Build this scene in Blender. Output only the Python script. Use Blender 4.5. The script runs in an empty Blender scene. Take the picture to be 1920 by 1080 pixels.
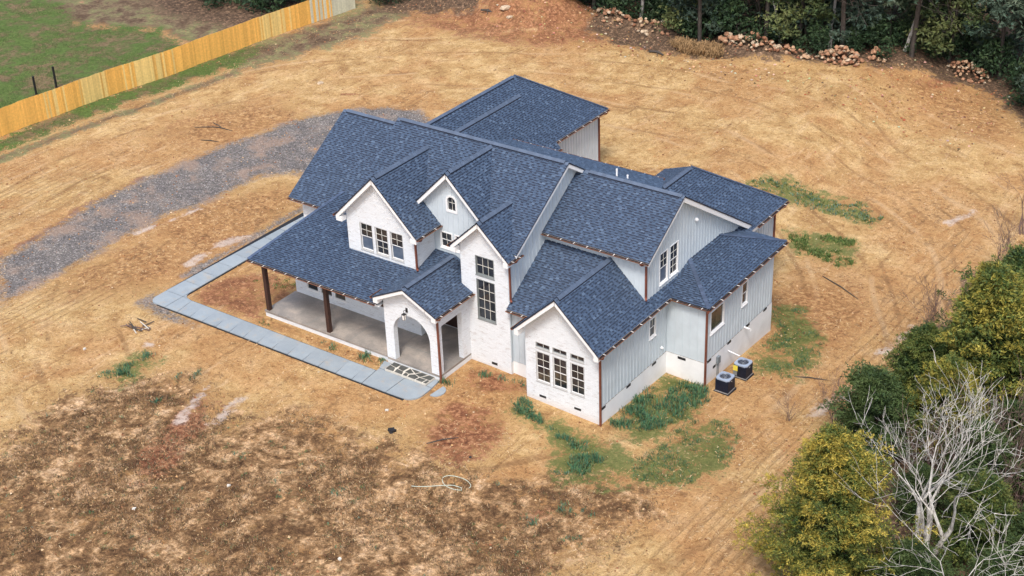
import bpy, bmesh, math, random
import numpy as np
from mathutils import Vector, Matrix
from mathutils.geometry import tessellate_polygon
R = math.radians
rnd = random.Random(7)
scene = bpy.context.scene
col = scene.collection

# ------------------------------------------------------------------ camera
cam_d = bpy.data.cameras.new("camera")
cam = bpy.data.objects.new("camera", cam_d)
col.objects.link(cam)
CAM = Vector((55.336, -50.485, 42.561))
_a, _b, _r = R(36.650), R(29.536), R(-2.265)
FW = Vector((-math.sin(_a)*math.cos(_b), math.cos(_a)*math.cos(_b), -math.sin(_b)))
RT = Vector((math.cos(_a), math.sin(_a), 0.0))
UP = RT.cross(FW)
RT2 = RT*math.cos(_r)+UP*math.sin(_r)
UP2 = -RT*math.sin(_r)+UP*math.cos(_r)
cam.matrix_world = Matrix(((RT2.x, UP2.x, -FW.x, CAM.x), (RT2.y, UP2.y, -FW.y, CAM.y), (RT2.z, UP2.z, -FW.z, CAM.z), (0, 0, 0, 1)))
cam_d.sensor_width = 36.0
cam_d.lens = 36.0*2882.0/1920.0
cam_d.clip_start = 1.0
cam_d.clip_end = 3000.0
scene.camera = cam

# ------------------------------------------------------------------ light
world = bpy.data.worlds.new("World")
scene.world = world
world.use_nodes = True
wn = world.node_tree
bg = wn.nodes["Background"]
sky = wn.nodes.new("ShaderNodeTexSky")
sky.sky_type = 'NISHITA'
sky.sun_disc = False
SUN_EL, SUN_AZ = R(58), R(155)      # azimuth clockwise from +Y: light comes from behind the camera
sky.sun_elevation = SUN_EL
sky.sun_rotation = SUN_AZ
sky.air_density = 1.0
sky.dust_density = 4.0
wn.links.new(sky.outputs[0], bg.inputs[0])
bg.inputs[1].default_value = 0.15
sun_d = bpy.data.lights.new("sun", 'SUN')
sun_d.energy = 1.7
sun_d.angle = R(13)
sun_d.color = (1.0, 0.97, 0.93)
sun = bpy.data.objects.new("sun", sun_d)
col.objects.link(sun)
sdir = Vector((math.sin(SUN_AZ)*math.cos(SUN_EL), math.cos(SUN_AZ)*math.cos(SUN_EL), math.sin(SUN_EL)))
sun.rotation_euler = sdir.to_track_quat('Z', 'Y').to_euler()
scene.render.engine = 'CYCLES'
vs = scene.view_settings
vs.view_transform = 'Standard'
vs.look = 'None'
vs.gamma = 1.0
vs.use_curve_mapping = False
vs.exposure = 0.63

# ------------------------------------------------------------------ materials
def new_mat(name):
    m = bpy.data.materials.new(name)
    m.use_nodes = True
    return m, m.node_tree, m.node_tree.nodes["Principled BSDF"]

def N(nt, kind, **kw):
    n = nt.nodes.new("ShaderNode"+kind)
    for k, v in kw.items():
        setattr(n, k, v)
    return n

def ramp(nt, fac, stops, interp='LINEAR'):
    n = N(nt, "ValToRGB")
    n.color_ramp.interpolation = interp
    els = n.color_ramp.elements
    while len(els) < len(stops):
        els.new(0.5)
    for e, (p, c) in zip(els, stops):
        e.position = p
        e.color = (c[0], c[1], c[2], 1) if len(c) == 3 else c
    nt.links.new(fac, n.inputs[0])
    return n.outputs[0]

def noise(nt, scale, detail=4, rough=0.6, vec=None, dist=0.0):
    n = N(nt, "TexNoise")
    n.inputs["Scale"].default_value = scale
    n.inputs["Detail"].default_value = detail
    n.inputs["Roughness"].default_value = rough
    n.inputs["Distortion"].default_value = dist
    if vec is None:
        vec = coords(nt)
    nt.links.new(vec, n.inputs["Vector"])
    return n.outputs["Fac"]

def coords(nt, scale=None):
    key = "tc"
    tc = nt.nodes.get(key)
    if tc is None:
        tc = N(nt, "NewGeometry")
        tc.name = key
    o = tc.outputs["Position"]
    if scale:
        mp = N(nt, "Mapping")
        mp.inputs["Scale"].default_value = scale
        nt.links.new(o, mp.inputs["Vector"])
        return mp.outputs[0]
    return o

def mix(nt, fac, a, b, mode='MIX'):
    n = N(nt, "Mix", data_type='RGBA', blend_type=mode)
    if isinstance(fac, (int, float)):
        n.inputs[0].default_value = fac
    else:
        nt.links.new(fac, n.inputs[0])
    for i, v in ((6, a), (7, b)):
        if isinstance(v, tuple):
            n.inputs[i].default_value = (v[0], v[1], v[2], 1)
        else:
            nt.links.new(v, n.inputs[i])
    return n.outputs[2]

def math_(nt, op, a, b=None, c=None, clamp=False):
    n = N(nt, "Math", operation=op)
    n.use_clamp = clamp
    for i, v in enumerate((a, b, c)):
        if v is None:
            continue
        if isinstance(v, (int, float)):
            n.inputs[i].default_value = v
        else:
            nt.links.new(v, n.inputs[i])
    return n.outputs[0]

def smooth(nt, v, lo, hi):
    n = N(nt, "MapRange", interpolation_type='SMOOTHSTEP')
    nt.links.new(v, n.inputs[0])
    n.inputs[1].default_value = lo
    n.inputs[2].default_value = hi
    return n.outputs[0]

def bump(nt, bsdf, height, strength=0.4, dist=0.05):
    b = N(nt, "Bump")
    b.inputs["Strength"].default_value = strength
    b.inputs["Distance"].default_value = dist
    nt.links.new(height, b.inputs["Height"])
    nt.links.new(b.outputs[0], bsdf.inputs["Normal"])

def flat(name, c, rough=0.6, metal=0.0, var=0.12, scale=6.0, spec=None):
    m, nt, b = new_mat(name)
    f = noise(nt, scale, 5)
    dk = tuple(x*(1-var) for x in c)
    lt = tuple(min(1, x*(1+var)) for x in c)
    nt.links.new(ramp(nt, f, [(0.3, dk), (0.7, lt)]), b.inputs["Base Color"])
    b.inputs["Roughness"].default_value = rough
    b.inputs["Metallic"].default_value = metal
    if spec is not None:
        b.inputs["Specular IOR Level"].default_value = spec
    return m

def attr_mat(name, rough=0.8, var=0.25, scale=3.0, spec=0.3, sub=False):
    """colour comes from the per-face colour of each piece, with fine grain on top"""
    m, nt, b = new_mat(name)
    a = N(nt, "Attribute", attribute_name="Col")
    f = noise(nt, scale, 4)
    g = ramp(nt, f, [(0.25, (1-var,)*3), (0.75, (1+var,)*3)])
    nt.links.new(mix(nt, 1.0, a.outputs["Color"], g, 'MULTIPLY'), b.inputs["Base Color"])
    b.inputs["Roughness"].default_value = rough
    b.inputs["Specular IOR Level"].default_value = spec
    return m

M = {}
M['shingle'] = attr_mat("blue_slate_shingle", 0.60, 0.15, 14.0, 0.5)
M['deck'] = flat("dark_drip_edge", (0.02, 0.025, 0.04), 0.6)
M['trim'] = flat("white_trim_paint", (0.80, 0.80, 0.79), 0.45, var=0.03)
M['copper'] = flat("brown_copper", (0.20, 0.066, 0.040), 0.45, 0.25, 0.3, 3.0)
M['copper_bright'] = flat("bright_copper", (0.42, 0.19, 0.10), 0.35, 0.7, 0.25, 5.0)
M['gutter_in'] = flat("gutter_inside", (0.02, 0.015, 0.015), 0.7)
M['hanger'] = flat("gutter_hanger_white", (0.8, 0.78, 0.74), 0.4)
M['post'] = flat("dark_stained_timber", (0.045, 0.018, 0.012), 0.6, var=0.35, scale=9)
M['door'] = flat("dark_wood_door", (0.035, 0.014, 0.008), 0.5, var=0.4, scale=4)
M['muntin'] = flat("pale_muntin", (0.62, 0.60, 0.54), 0.5, var=0.05)
M['frame_grey'] = flat("light_grey_window_frame", (0.44, 0.44, 0.43), 0.5, var=0.05)
M['sash'] = flat("grey_sash", (0.20, 0.22, 0.22), 0.5, var=0.1)
M['black'] = flat("black_vent", (0.012, 0.012, 0.014), 0.6)
M['greymetal'] = flat("grey_metal_box", (0.22, 0.25, 0.27), 0.45, 0.3)
M['pvc'] = flat("white_pvc", (0.8, 0.8, 0.8), 0.35, var=0.02)

def glass_mat():
    m, nt, b = new_mat("dark_window_glass")
    f = noise(nt, 1.3, 3)
    oi = N(nt, "ObjectInfo")
    reflection_tint = ramp(nt, oi.outputs["Random"], [(0.0, (0.012, 0.014, 0.018)), (0.5, (0.03, 0.033, 0.04)), (0.8, (0.085, 0.07, 0.05)), (1.0, (0.05, 0.06, 0.075))])  # random tan and blue-grey pane tints paint in reflections
    nt.links.new(mix(nt, smooth(nt, f, 0.42, 0.6), reflection_tint, (0.015, 0.018, 0.024)), b.inputs["Base Color"])
    b.inputs["Roughness"].default_value = 0.06
    b.inputs["Specular IOR Level"].default_value = 0.7
    bump(nt, b, noise(nt, 2.5, 2), 0.05, 0.02)
    return m
M['glass'] = glass_mat()
def screen_mat():
    m, nt, b = new_mat("window_screen")
    f = noise(nt, 2.0, 3)
    nt.links.new(ramp(nt, f, [(0.35, (0.07, 0.10, 0.15)), (0.7, (0.12, 0.15, 0.20))]), b.inputs["Base Color"])
    b.inputs["Roughness"].default_value = 0.35
    return m
M['screen'] = screen_mat()

def brick_mat():
    m, nt, b = new_mat("white_painted_brick")
    geo = N(nt, "NewGeometry")
    sep = N(nt, "SeparateXYZ")
    nt.links.new(geo.outputs["Position"], sep.inputs[0])
    comb = N(nt, "CombineXYZ")
    nt.links.new(math_(nt, 'ADD', sep.outputs[0], sep.outputs[1]), comb.inputs[0])
    nt.links.new(sep.outputs[2], comb.inputs[1])
    bt = N(nt, "TexBrick")
    bt.inputs["Scale"].default_value = 1.0
    bt.inputs["Brick Width"].default_value = 0.21
    bt.inputs["Row Height"].default_value = 0.076
    bt.inputs["Mortar Size"].default_value = 0.008
    bt.inputs["Mortar Smooth"].default_value = 0.3
    bt.inputs["Color1"].default_value = (0.80, 0.835, 0.86, 1)
    bt.inputs["Color2"].default_value = (0.74, 0.775, 0.80, 1)
    bt.inputs["Mortar"].default_value = (0.66, 0.68, 0.70, 1)
    nt.links.new(comb.outputs[0], bt.inputs["Vector"])
    # streaky slurry: short horizontal patches where the brick shows through
    st = noise(nt, 1.0, 5, 0.7, coords(nt, (2.2, 2.2, 9.0)))
    dark = smooth(nt, st, 0.53, 0.66)
    c1 = mix(nt, math_(nt, 'MULTIPLY', dark, 0.6), bt.outputs["Color"], (0.55, 0.53, 0.52))
    sp = noise(nt, 1.0, 3, 0.6, coords(nt, (5.5, 5.5, 8.0)))
    c2 = mix(nt, math_(nt, 'MULTIPLY', smooth(nt, sp, 0.63, 0.72), 0.4), c1, (0.28, 0.24, 0.22))
    # splashed clay near the ground
    lowz = smooth(nt, math_(nt, 'ADD', sep.outputs[2], math_(nt, 'MULTIPLY', st, 0.7)), 0.30, -0.45)
    c3 = mix(nt, math_(nt, 'MULTIPLY', lowz, 0.35), c2, (0.50, 0.36, 0.25))
    nt.links.new(c3, b.inputs["Base Color"])
    b.inputs["Roughness"].default_value = 0.8
    bump(nt, b, math_(nt, 'ADD', math_(nt, 'MULTIPLY', bt.outputs["Fac"], -1.0), math_(nt, 'MULTIPLY', st, 1.2)), 0.7, 0.02)
    return m
M['brick'] = brick_mat()
M['siding'] = flat("pale_blue_grey_siding", (0.54, 0.60, 0.635), 0.55, var=0.08, scale=1.2)
M['siding2'] = flat("siding_batten_paint", (0.54, 0.60, 0.635), 0.55, var=0.04, scale=1.2)
def stucco_mat():
    m, nt, b = new_mat("foundation_stucco")
    f = noise(nt, 1.2, 6)
    sep = N(nt, "SeparateXYZ")
    nt.links.new(coords(nt), sep.inputs[0])
    base = ramp(nt, f, [(0.3, (0.72, 0.72, 0.71)), (0.7, (0.82, 0.82, 0.81))])
    low = smooth(nt, math_(nt, 'ADD', sep.outputs[2], math_(nt, 'MULTIPLY', f, 1.2)), 0.2, -0.9)
    nt.links.new(mix(nt, math_(nt, 'MULTIPLY', low, 0.25), base, (0.55, 0.42, 0.30)), b.inputs["Base Color"])
    b.inputs["Roughness"].default_value = 0.85
    bump(nt, b, noise(nt, 14, 5), 0.3, 0.02)
    return m
M['stucco'] = stucco_mat()
def slab_mat():
    m, nt, b = new_mat("porch_concrete")
    f = noise(nt, 0.6, 6, 0.65, dist=0.3)
    base = ramp(nt, f, [(0.28, (0.15, 0.135, 0.12)), (0.46, (0.26, 0.235, 0.21)), (0.56, (0.38, 0.335, 0.29)), (0.66, (0.52, 0.43, 0.35))])
    g = noise(nt, 12, 4)
    nt.links.new(mix(nt, 0.35, base, ramp(nt, g, [(0.3, (0.14, 0.13, 0.12)), (0.7, (0.33, 0.30, 0.27))])), b.inputs["Base Color"])
    nt.links.new(ramp(nt, f, [(0.3, (0.35,)*3), (0.7, (0.75,)*3)]), b.inputs["Roughness"])
    return m
M['slab'] = slab_mat()
def paving_mat():
    m, nt, b = new_mat("blue_grey_concrete_paving")
    oi = N(nt, "ObjectInfo")
    f = noise(nt, 1.6, 6, 0.65)
    base = ramp(nt, f, [(0.3, (0.215, 0.26, 0.295)), (0.7, (0.275, 0.325, 0.355))])
    t = ramp(nt, oi.outputs["Random"], [(0, (0.93,)*3), (1, (1.06,)*3)])
    c = mix(nt, 1.0, base, t, 'MULTIPLY')
    g = noise(nt, 20, 3)
    c = mix(nt, math_(nt, 'MULTIPLY', smooth(nt, noise(nt, 1.7, 6, 0.7), 0.52, 0.68), 0.45), c, (0.36, 0.29, 0.20))
    nt.links.new(mix(nt, 0.12, c, ramp(nt, g, [(0.3, (0.2, 0.2, 0.2)), (0.7, (0.6, 0.6, 0.6))])), b.inputs["Base Color"])
    b.inputs["Roughness"].default_value = 0.75
    return m
M['paving'] = paving_mat()
M['flag'] = flat("dark_flagstone", (0.07, 0.072, 0.066), 0.6, var=0.35, scale=2.0)
M['mortar'] = flat("pale_mortar", (0.58, 0.55, 0.48), 0.85, var=0.15, scale=8)
M['foliage'] = attr_mat("foliage_leaf", 0.7, 0.3, 1.2, 0.35)
M['bark_dark'] = flat("dark_bark", (0.06, 0.05, 0.042), 0.9, var=0.4, scale=5)
def bark_pale_mat():
    m, nt, b = new_mat("pale_peeling_bark")
    f = noise(nt, 1.0, 5, 0.7, coords(nt, (6, 6, 3)))
    nt.links.new(ramp(nt, f, [(0.33, (0.14, 0.12, 0.10)), (0.44, (0.36, 0.34, 0.31)), (0.65, (0.62, 0.60, 0.55))]), b.inputs["Base Color"])
    b.inputs["Roughness"].default_value = 0.85
    return m
M['bark_pale'] = bark_pale_mat()
M['twig'] = flat("brown_twig", (0.15, 0.095, 0.08), 0.9, var=0.3, scale=4)
M['grass'] = attr_mat("grass_blade", 0.7, 0.2, 2.0, 0.3)
M['stone'] = attr_mat("field_stone", 0.9, 0.35, 7.0, 0.2)
M['fence'] = attr_mat("new_pine_picket", 0.75, 0.16, 7.0, 0.3)
M['ac_body'] = flat("dark_navy_louvre", (0.012, 0.017, 0.035), 0.45, 0.2, 0.2, 9)
M['ac_top'] = flat("pale_blue_grey_lid", (0.30, 0.36, 0.46), 0.4, 0.1, 0.06)
M['ac_fan'] = flat("grey_fan_blade", (0.28, 0.31, 0.36), 0.4, 0.3)
M['ac_rail'] = flat("grey_base_rail", (0.30, 0.29, 0.28), 0.5)
M['yellow'] = flat("yellow_sticker", (0.75, 0.62, 0.08), 0.5)
M['hose'] = flat("pale_green_hose", (0.50, 0.56, 0.46), 0.5)

# ------------------------------------------------------------------ mesh helpers
class MB:
    def __init__(s):
        s.v, s.f, s.c, s.m = [], [], [], []
    def add(s, verts, faces, color=None, mi=0):
        o = len(s.v)
        s.v.extend(verts)
        for f in faces:
            s.f.append(tuple(i+o for i in f))
            s.c.append(color)
            s.m.append(mi)
    def box(s, x0, x1, y0, y1, z0, z1, color=None, mi=0):
        s.add([(x0,y0,z0),(x1,y0,z0),(x1,y1,z0),(x0,y1,z0),(x0,y0,z1),(x1,y0,z1),(x1,y1,z1),(x0,y1,z1)],
              [(0,3,2,1),(4,5,6,7),(0,1,5,4),(1,2,6,5),(2,3,7,6),(3,0,4,7)], color, mi)
    def bar(s, p, q, w, h, color=None, mi=0, upv=(0,0,1)):
        p, q = Vector(p), Vector(q)
        d = (q-p).normalized()
        u = Vector(upv)
        if abs(d.dot(u)) > 0.95:
            u = Vector((1,0,0))
        a = d.cross(u).normalized()
        b = a.cross(d).normalized()
        vs_ = []
        for e in (p, q):
            for i, j in ((-1,-1),(1,-1),(1,1),(-1,1)):
                vs_.append(tuple(e+a*(w/2*i)+b*(h/2*j)))
        s.add(vs_, [(0,1,2,3),(7,6,5,4),(0,4,5,1),(1,5,6,2),(2,6,7,3),(3,7,4,0)], color, mi)
    def tube(s, pts, rads, n=6, color=None, mi=0, cap=True):
        o = len(s.v)
        prev = None
        pts = [Vector(p) for p in pts]
        for i, p in enumerate(pts):
            d = (pts[min(i+1, len(pts)-1)]-pts[max(i-1, 0)])
            d = d.normalized() if d.length > 1e-6 else Vector((0,0,1))
            u = prev if prev is not None else (Vector((1,0,0)) if abs(d.z) > 0.8 else Vector((0,0,1)))
            a = d.cross(u)
            a = a.normalized() if a.length > 1e-4 else d.orthogonal().normalized()
            b = a.cross(d).normalized()
            prev = b
            r = rads[i] if isinstance(rads, (list, tuple)) else rads
            for k in range(n):
                t = 2*math.pi*k/n
                s.v.append(tuple(p+a*(r*math.cos(t))+b*(r*math.sin(t))))
        for i in range(len(pts)-1):
            for k in range(n):
                k2 = (k+1) % n
                s.f.append((o+i*n+k, o+(i+1)*n+k, o+(i+1)*n+k2, o+i*n+k2))
                s.c.append(color); s.m.append(mi)
        if cap:
            s.f.append(tuple(o+k for k in range(n))); s.c.append(color); s.m.append(mi)
            s.f.append(tuple(o+(len(pts)-1)*n+k for k in reversed(range(n)))); s.c.append(color); s.m.append(mi)
    def mesh(s, name, mats):
        me = bpy.data.meshes.new(name)
        me.from_pydata(s.v, [], s.f)
        for m in (mats if isinstance(mats, (list, tuple)) else [mats]):
            me.materials.append(M[m] if isinstance(m, str) else m)
        if any(s.m):
            me.polygons.foreach_set("material_index", s.m)
        if any(c is not None for c in s.c):
            ca = me.color_attributes.new("Col", 'FLOAT_COLOR', 'CORNER')
            cnt = np.array([len(f) for f in s.f])
            cc = np.array([(c if c is not None else (0.5,0.5,0.5))[:3] for c in s.c], dtype=np.float32)
            cc = np.concatenate([cc, np.ones((len(cc),1), np.float32)], 1)
            ca.data.foreach_set("color", np.repeat(cc, cnt, axis=0).ravel())
        me.update()
        return me
    def build(s, name, mats, parent=None, **tags):
        return link(name, s.mesh(name, mats), parent, **tags)

def link(name, me, parent=None, loc=None, rz=0, scale=None, **tags):
    o = bpy.data.objects.new(name, me)
    col.objects.link(o)
    if parent is not None:
        o.parent = parent
    if loc is not None:
        o.location = loc
    o.rotation_euler = (0, 0, rz)
    if scale is not None:
        o.scale = (scale,)*3 if isinstance(scale, (int, float)) else scale
    for k, v in tags.items():
        if v is not None:
            o[k] = v
    return o

def thing(name, label, category, loc=(0,0,0), rz=0, group=None):
    return link(name, None, None, loc, rz, label=label, category=category, group=group)

def copy_tree(o, parent=None):
    c = o.copy()
    col.objects.link(c)
    if parent is not None:
        c.parent = parent
    for ch in list(o.children):
        copy_tree(ch, c)
    return c

# ------------------------------------------------------------------ value noise (numpy)
_rs = np.random.RandomState(3)
_tab = _rs.rand(256, 256).astype(np.float32)
def vnoise(x, y):
    xi, yi = np.floor(x).astype(int), np.floor(y).astype(int)
    fx, fy = x-xi, y-yi
    fx, fy = fx*fx*(3-2*fx), fy*fy*(3-2*fy)
    g = lambda i, j: _tab[i % 256, j % 256]
    return (g(xi,yi)*(1-fx)+g(xi+1,yi)*fx)*(1-fy)+(g(xi,yi+1)*(1-fx)+g(xi+1,yi+1)*fx)*fy
def fbm(x, y, o=4):
    t, a, s = 0, 0.5, 0
    for k in range(o):
        t = t+a*vnoise(x*2**k+17.3*k, y*2**k+5.1*k); s += a; a *= 0.5
    return t/s
def sstep(a, b, t):
    t = np.clip((t-a)/(b-a), 0, 1)
    return t*t*(3-2*t)

# ------------------------------------------------------------------ terrain
MOUNDS = [(-13.5, 48.5, 3.2, 2.6, 2.2), (-18.5, 49.0, 4.5, 2.5, 1.5), (-16.0, 45.8, 2.2, 1.6, 0.8), (-7.8, 49.4, 2.0, 1.3, 1.0), (-4.6, 49.6, 1.9, 1.2, 0.8),
          (-2.6, 49.2, 1.4, 1.1, 0.7), (-1.2, 47.8, 2.0, 1.0, 0.6), (3.2, 50.2, 2.5, 1.2, 0.7), (6.4, 50.0, 2.2, 1.0, 0.5), (15.0, 54.4, 3.0, 1.0, 0.35),
          (-24, 46.5, 4, 1.6, 0.7), (-21, 48.5, 3, 1.6, 0.9)]
def ground_np(x, y):
    z = -0.38-0.035*np.clip(x-14, 0, 22)-0.055*np.clip(y-1, 0, 24)*sstep(13, 20, x)
    if float(y.max()) < 40: ms_ = ()
    else: ms_, rough = MOUNDS, 1+0.7*(fbm(x*1.1+3, y*1.1, 4)-0.5)
    for mx, my, rx, ry, h in ms_:
        e = np.exp(-((x-mx)/rx)**2-((y-my)/ry)**2)
        z = z+h*e*rough
    # small relief, fading out round the house and the walk
    dx = np.maximum(np.maximum(-7.2-x, x-24.5), 0); dy = np.maximum(np.maximum(-2.6-y, y-21), 0)
    far = sstep(0.3, 3.0, np.hypot(dx, dy))
    z = z+far*((fbm(x*0.35, y*0.35, 4)-0.5)*0.22+(fbm(x*1.7+9, y*1.7, 3)-0.5)*0.07)
    return z
def ground(x, y):
    return float(ground_np(np.array([x], float), np.array([y], float))[0])

def axis_grid(lo, hi, st, far):
    core = np.arange(lo, hi+st/2, st)
    out, p, s = [], hi, st
    while p < far:
        s *= 1.35; p += s; out.append(p)
    left, p, s = [], lo, st
    while p > -far:
        s *= 1.35; p -= s; left.append(p)
    return np.array(left[::-1]+list(core)+out)

def sdf_poly(px, py, poly):
    d = np.full(px.shape, 1e9); inside = np.zeros(px.shape, bool)
    n = len(poly)
    for i in range(n):
        ax, ay = poly[i]; bx, by = poly[(i+1) % n]
        ex, ey = bx-ax, by-ay
        t = np.clip(((px-ax)*ex+(py-ay)*ey)/(ex*ex+ey*ey), 0, 1)
        d = np.minimum(d, np.hypot(px-ax-t*ex, py-ay-t*ey))
        cond = ((ay > py) != (by > py)) & (px < (bx-ax)*(py-ay)/(by-ay+1e-12)+ax)
        inside ^= cond
    return np.where(inside, d, -d)

FEATS = {
 'gravel': [([(-13.6,-6.7),(-18.2,-3.1),(-30,-14),(-24,-20)],1.2), ([(-13.6,-6.7),(-18.2,-3.1),(-18.2,-0.4),(-18.8,2.9),(-19.2,5),(-19,10),(-18.4,14.5),(-17.6,18.5),(-17,22),(-15.2,25.1),(-13,27),(-11,27.8),(-8.8,27),(-7,24.5),(-3,23),(-3,14),(-6,14.6),(-9.5,15.5),(-11.3,15.2),(-12.7,13.5),(-12.8,10.5),(-12.9,8),(-13.9,6.8),(-13.7,4.8),(-13.8,2.5),(-13.5,-1),(-13.4,-4.3)],0.7),
            ([(-7.1,-0.5),(-6.9,-2.4),(-4.5,-2.7),(-2.2,-2.4),(-4.5,-2.0),(-6.4,-1.6)],0.5), ([(-7.1,1.2),(-6.7,1.2),(-6.7,12),(-7.3,12)],0.4)],
 'lawn': [([(-60,10),(-33.4,7),(-31.2,25),(-31.4,30),(-36,29),(-40,30),(-46,27.5),(-52,30),(-70,28),(-75,0)],1.4), ([(-33.0,3),(-32.7,13),(-31.8,22),(-30.6,31),(-28.8,31.5),(-28.4,27),(-29.6,20),(-30.6,12),(-31.2,4)],0.9)],
 'lawnb': [([(-60,26),(-46,27),(-40,29.5),(-33,28),(-30,38),(-29,46),(-44,60),(-90,60)],2.0), ([(-30.6,30),(-27.4,26),(-24,36),(-24,44),(-28,44),(-29.5,38)],1.5), ([(-31.0,2),(-29.8,12),(-28.6,20),(-27.6,27),(-26.8,26),(-28,18),(-29.2,10),(-30,1)],0.6)],
 'weed': [([(-6,-26),(-1.2,-16.5),(-2.3,-14.8),(-2.4,-12.8),(-3.3,-11.3),(-2,-9.8),(-0.9,-8.1),(0.7,-6.8),(2.6,-6.6),(4.2,-7.6),(6.4,-7.6),(8.4,-6.0),(9.3,-5.6),(12.2,-5.8),(14.6,-5.2),(17.5,-5.3),(19.1,-4.4),(21.3,-3.6),(23.5,-1.5),(26,-1.5),(27,-2.6),(26.4,-5.5),(26,-8),(26,-20),(10,-40)],2.0)],
 'red': [([(-5,-0.1),(-4.4,3.0),(-2.8,4.3),(-0.6,4.2),(0.1,2.4),(0.1,0.3),(-1.8,-0.3),(-3.6,-0.6)],0.55), ([(2.8,-7.2),(4.4,-6.8),(6.6,-13.6),(5.4,-14.5),(3.9,-11)],0.6), ([(-26,42),(-18,41.5),(-12,42),(-9,43.8),(-5.5,46.5),(-4,49.5),(-9,51.5),(-24,50)],1.2),
         ([(14.5,-1.0),(17,-0.2),(18.3,-3.2),(17.5,-5),(15.2,-4.2)],0.7), ([(22.2,-5.2),(23.4,-4.6),(23.2,-5.8),(22.4,-6)],0.4), ([(13.4,2.9),(16.5,2.6),(16.8,1.4),(14,0.8)],0.5), ([(21.5,2.5),(22.2,7.6),(23.4,8.0),(22.8,6)],0.5),
         ([(-29.5,36),(-28,41),(-25,42),(-26,36)],1.0), ([(-17.6,27.0),(-15,28.2),(-15,28.4),(-17.6,27.3)],0.1), ([(-19.3,-4),(-18.6,0),(-19.5,4),(-19.6,9.5),(-18.9,9.5),(-18.9,4),(-18.1,0),(-18.4,-4)],0.3),([(-46,24.5),(-42,27.5),(-44,29),(-48,26.5)],1.0), ([(17,52.5),(20,54.3),(19.5,55.2),(16.5,53.6)],0.6)],
 'litter': [([(-8.5,46.8),(-2,45.8),(1.5,47.0),(5,48.6),(9,49.8),(13,51.8),(17,54.2),(20,55.6),(23.5,53.2),(27,48.5),(30,43),(34,40),(60,36),(60,120),(-30,120),(-30,53),(-20,51.5),(-10,50.5)],0.9), ([(-42,33),(-35,33.5),(-32.5,36),(-31,44),(-50,60),(-60,40)],1.5), ([(-27,42.5),(-19,45.5),(-18,50),(-30,52)],1.0), ([(30.5,30),(31,22),(31.5,14),(32,9.5),(34,3),(34,-20),(80,-20),(80,40)],1.6)],
 'rough': [([(-13.5,4.5),(-12.8,9.5),(-10.5,13.5),(-7.2,13.8),(-6.8,6),(-7.4,2),(-9,3)],1.5), ([(-11,-4),(-7.5,-1.5),(-7,2),(-10,4),(-13.2,2),(-13.4,-3)],1.8), ([(13.2,2.8),(16.8,2.8),(17.5,0.5),(18.5,-3),(16,-6),(13.6,-3.2),(13.6,0)],1.2), ([(24.2,13.5),(27.2,15.5),(27.5,20),(25,23.5),(22,21),(21.8,18)],1.2), ([(0.2,-0.3),(9,-0.3),(9,0.45),(0.2,0.45)],0.3), ([(-24,14),(-18,16),(-16,22),(-20,24),(-24,20)],1.8), ([(10,52),(16,53.2),(22,55),(26,50),(24,47),(17,50)],1.8)],
 'pale': [([(-8.3,6.2),(-7.2,7.2),(-7.3,5.6),(-7.9,4.6),(-8.4,5.0)],0.25), ([(-8.3,3.6),(-7.7,4.4),(-7.5,2.2),(-7.9,2)],0.25), ([(-13.7,3.5),(-13.2,6),(-12.6,8.2),(-12.4,8.2),(-13.0,5.5),(-13.3,3.3)],0.25),
          ([(2.5,-6.4),(3.0,-6.2),(4.2,-9.6),(3.7,-9.8)],0.3), ([(4.6,-6.0),(5.1,-5.9),(5.9,-8.9),(5.2,-8.9)],0.3), ([(29.0,9),(29.6,9),(30.1,13),(29.5,13)],0.4), ([(26.4,33.8),(26.9,33.6),(27.6,36.4),(27.2,36.6)],0.35), ([(-3.4,-4.9),(-2.7,-4.9),(-2.6,-5.4),(-3.2,-5.5)],0.2), ([(29.2,17),(29.7,17),(30.2,21),(29.6,21)],0.4)],
 'greenp': [([(14.6,30),(16.2,32.6),(18.3,32.8),(20.9,33.4),(23.1,32.3),(22.8,30.6),(20.7,30.9),(18.8,30.7),(16,29.6)],0.8), ([(18.8,27.2),(20.9,28.3),(22.9,28.4),(23.9,25.8),(23.4,25),(22.3,25.3),(20.8,25.1)],0.8),
           ([(24.2,0.2),(24.6,2.2),(24.6,5.2),(26.4,6.0),(27.6,4.9),(28.1,2.6),(27.8,0.4),(26.2,-0.6),(25,-0.8)],0.7), ([(22.2,18.3),(24.1,18.9),(26.9,15.8),(27.2,11.6),(25.6,11.0),(24.2,12.6),(24,15.8)],0.8),
           ([(20.5,-1.2),(22.5,-3.2),(24.5,-2.2),(25.5,-0.6),(24,0.6),(21.5,1.0),(19,1.2),(17,1.0),(17,0.2),(19.5,-0.2)],0.7), ([(-3.2,-8.6),(-1.0,-9.0),(-1.0,-6),(-2.6,-5.6)],0.6), ([(21.6,2),(21.6,8),(23.6,8.2),(25,6),(24,1.8)],0.6), ([(-27,44),(-21,47),(-23,48.5),(-28,46)],0.8)],
 'tread': [([(26.5,-20),(28.2,-3),(28.5,4),(28.0,12),(27.5,22),(27.0,34),(28.8,34),(30.2,22),(31.6,10),(33.5,0),(34,-20)],1.3), ([(-12.5,-16),(-8,-4),(-9.5,3),(-12.3,3),(-13.0,-6),(-16,-16)],1.0), ([(-27,-2),(-21,-3),(-20.4,8),(-25,10)],1.4)],
}
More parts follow.
